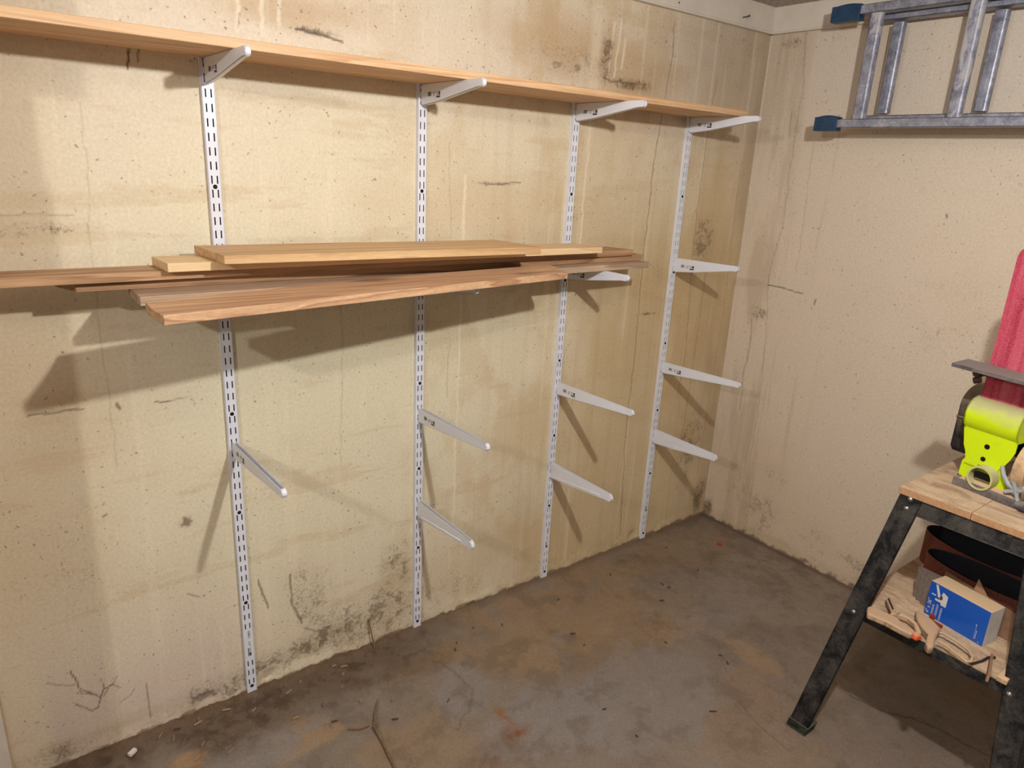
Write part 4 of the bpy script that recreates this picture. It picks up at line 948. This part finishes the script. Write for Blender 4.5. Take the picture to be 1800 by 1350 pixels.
# ------------------------------------------------------------------ litter on the floor
m = MB(); a_ = math.radians(35); pts = [(-.011, -.006), (.011, -.006), (.011, .006), (-.011, .006)]
m.prism(pts, lambda a, b: (-2.456+a*math.cos(a_)-b*math.sin(a_), -.067+a*math.sin(a_)+b*math.cos(a_), .004), lambda a, b: (-2.456+a*math.cos(a_)-b*math.sin(a_), -.067+a*math.sin(a_)+b*math.cos(a_), .013))
m.build('plastic_chip', simple('white_plastic', (222, 216, 204), .5), bevel=.001, tagd=('small white plastic piece on the dirt near the left end of the wall', 'plastic piece'))
m = MB(); m.tube([(-1.835, -.252, .006), (-1.868, -.300, .008), (-1.893, -.345, .008), (-1.897, -.400, .006), (-1.905, -.450, .005), (-1.912, -.51, .004), (-1.93, -.56, .004)], [.002, .0032, .004, .0034, .003, .0034, .003], 8)
m.tube([(-1.893, -.345, .009), (-1.886, -.352, .012), (-1.882, -.344, .013), (-1.89, -.338, .012), (-1.897, -.346, .011)], .003, 8)
m.tube([(-1.955, -.305, .004), (-1.93, -.325, .006), (-1.90, -.327, .004)], .0024, 8)
m.build('twig', simple('dead_twig', (120, 94, 68), .8), tagd=('long knotted dead twig on the floor near the bottom of the photo', 'twig'), smooth=60)
m = MB(); m.tube([(-1.742, -.004, .097), (-1.735, -.032, .004)], .0022, 8); m.build('wire_stub', simple('rusty_wire', (118, 92, 62), .7), tagd=('short stiff wire leaning on the foot of the wall, left of the second upright', 'wire'))
m = MB(); m.tube([(-.181, -.235, .0), (-.181, -.235, .006)], .010, 18); m.tube([(-.181, -.235, .006), (-.181, -.235, .0085)], [.0085, .006], 18)
m.build('bottle_cap', simple('red_cap', (178, 62, 40), .5), tagd=('small red cap on the floor near the corner', 'cap'))
M_spl = simple('wood_splinter', (176, 146, 108), .8); M_spd = simple('dark_splinter', (92, 72, 56), .8)
def splinter(x, y, ang, L, w_, mat, lab, grp, z=.004):
    m = MB(); c0, s0 = math.cos(ang), math.sin(ang)
    P = [(-L/2, 0), (-L/4, -w_/2), (L/3, -w_/2.4), (L/2, 0), (L/4, w_/2), (-L/3, w_/2)]
    m.prism(P, lambda a, b: (x+a*c0-b*s0, y+a*s0+b*c0, z-.003), lambda a, b: (x+(a*.96)*c0-b*.8*s0, y+(a*.96)*s0+b*.8*c0, z+.002))
    return m.build('wood_splinter', mat, tagd=(lab, 'splinter', grp))
rs = random.Random(21)
for i in range(26):
    t_ = rs.random(); x = -2.40+t_*.62; y = -.04-rs.random()**1.3*.28*(.5+.5*t_)
    splinter(x, y, rs.uniform(-.4, 1.4), rs.uniform(.008, .026), rs.uniform(.0012, .0022), M_spl if rs.random() < .8 else M_spd, 'pale splinter lying in the dirt along the left wall' if True else '', 'splinters in the dirt by the left wall', .009)
for i in range(24):
    x = rs.uniform(-1.9, -.35); y = rs.uniform(-.9, -.12)
    if x > -.8 and y < -.85: continue
    splinter(x, y, rs.uniform(0, 3.1), rs.uniform(.008, .024), rs.uniform(.0012, .0026), M_spd, 'dark splinter lying on the open grey floor', 'dark splinters on the open floor')

# ------------------------------------------------------------------ out of view: storage rack at the left and lamp holders, which shade and carry the light
M_rack = simple('unseen_rack_paint', (188, 182, 172), .6)
rk = empty('unseen_storage_rack', (-3.06, -.20, 0), 0, 'open storage rack against the left wall, left of the view', 'rack'); ro = Vector((-3.06, -.20, 0))
def Rk(m, name, mat, **k):
    m.v = [tuple(Vector(p)-ro) for p in m.v]; return m.build(name, mat, rk, **k)
Rk(MB().box(-2.765, -2.74, -.40, -.095, 0, 1.735), 'side_panel', M_rack); Rk(MB().box(-3.40, -3.375, -.40, -.01, 0, 1.735), 'side_panel', M_rack)
for zz in (.10, .47, .77, 1.23, 1.72): Rk(MB().box(-3.375, -2.765, -.40, -.095, zz-.018, zz), 'shelf', M_rack)
def crate(x0, x1, y0_, y1_, z0_, z1_, lab, rgb):
    MB().box(x0, x1, y0_, y1_, z0_, z1_).build('storage_box', simple('box_card', rgb, .8), bevel=.003, tagd=(lab, 'box'))
crate(-3.30, -2.74, -.50, -.10, 1.736, 2.02, 'unseen large box on top of the storage rack', (170, 140, 104))
crate(-3.20, -2.77, -.455, -.12, 1.231, 1.60, 'unseen box on the upper shelf of the storage rack', (150, 150, 160))
crate(-3.20, -2.77, -.45, -.12, .771, .88, 'unseen flat box on the middle shelf of the storage rack', (170, 140, 104))
for k, P in enumerate((LA, LB, L_FILL)):
    m = MB(); m.tube([(P[0], P[1], HZ-.0005), (P[0], P[1], HZ-.02), (P[0], P[1], HZ-.045), (P[0], P[1], HZ-.075)], [.055, .052, .032, .024], 24)
    m.build('lamp_holder', M_paint, tagd=(['porcelain lamp holder on the ceiling in front of the shelves', 'porcelain lamp holder on the ceiling left of the camera', 'lamp holder added on the ceiling for the fill light behind the camera'][k], 'lamp holder'), smooth=40)
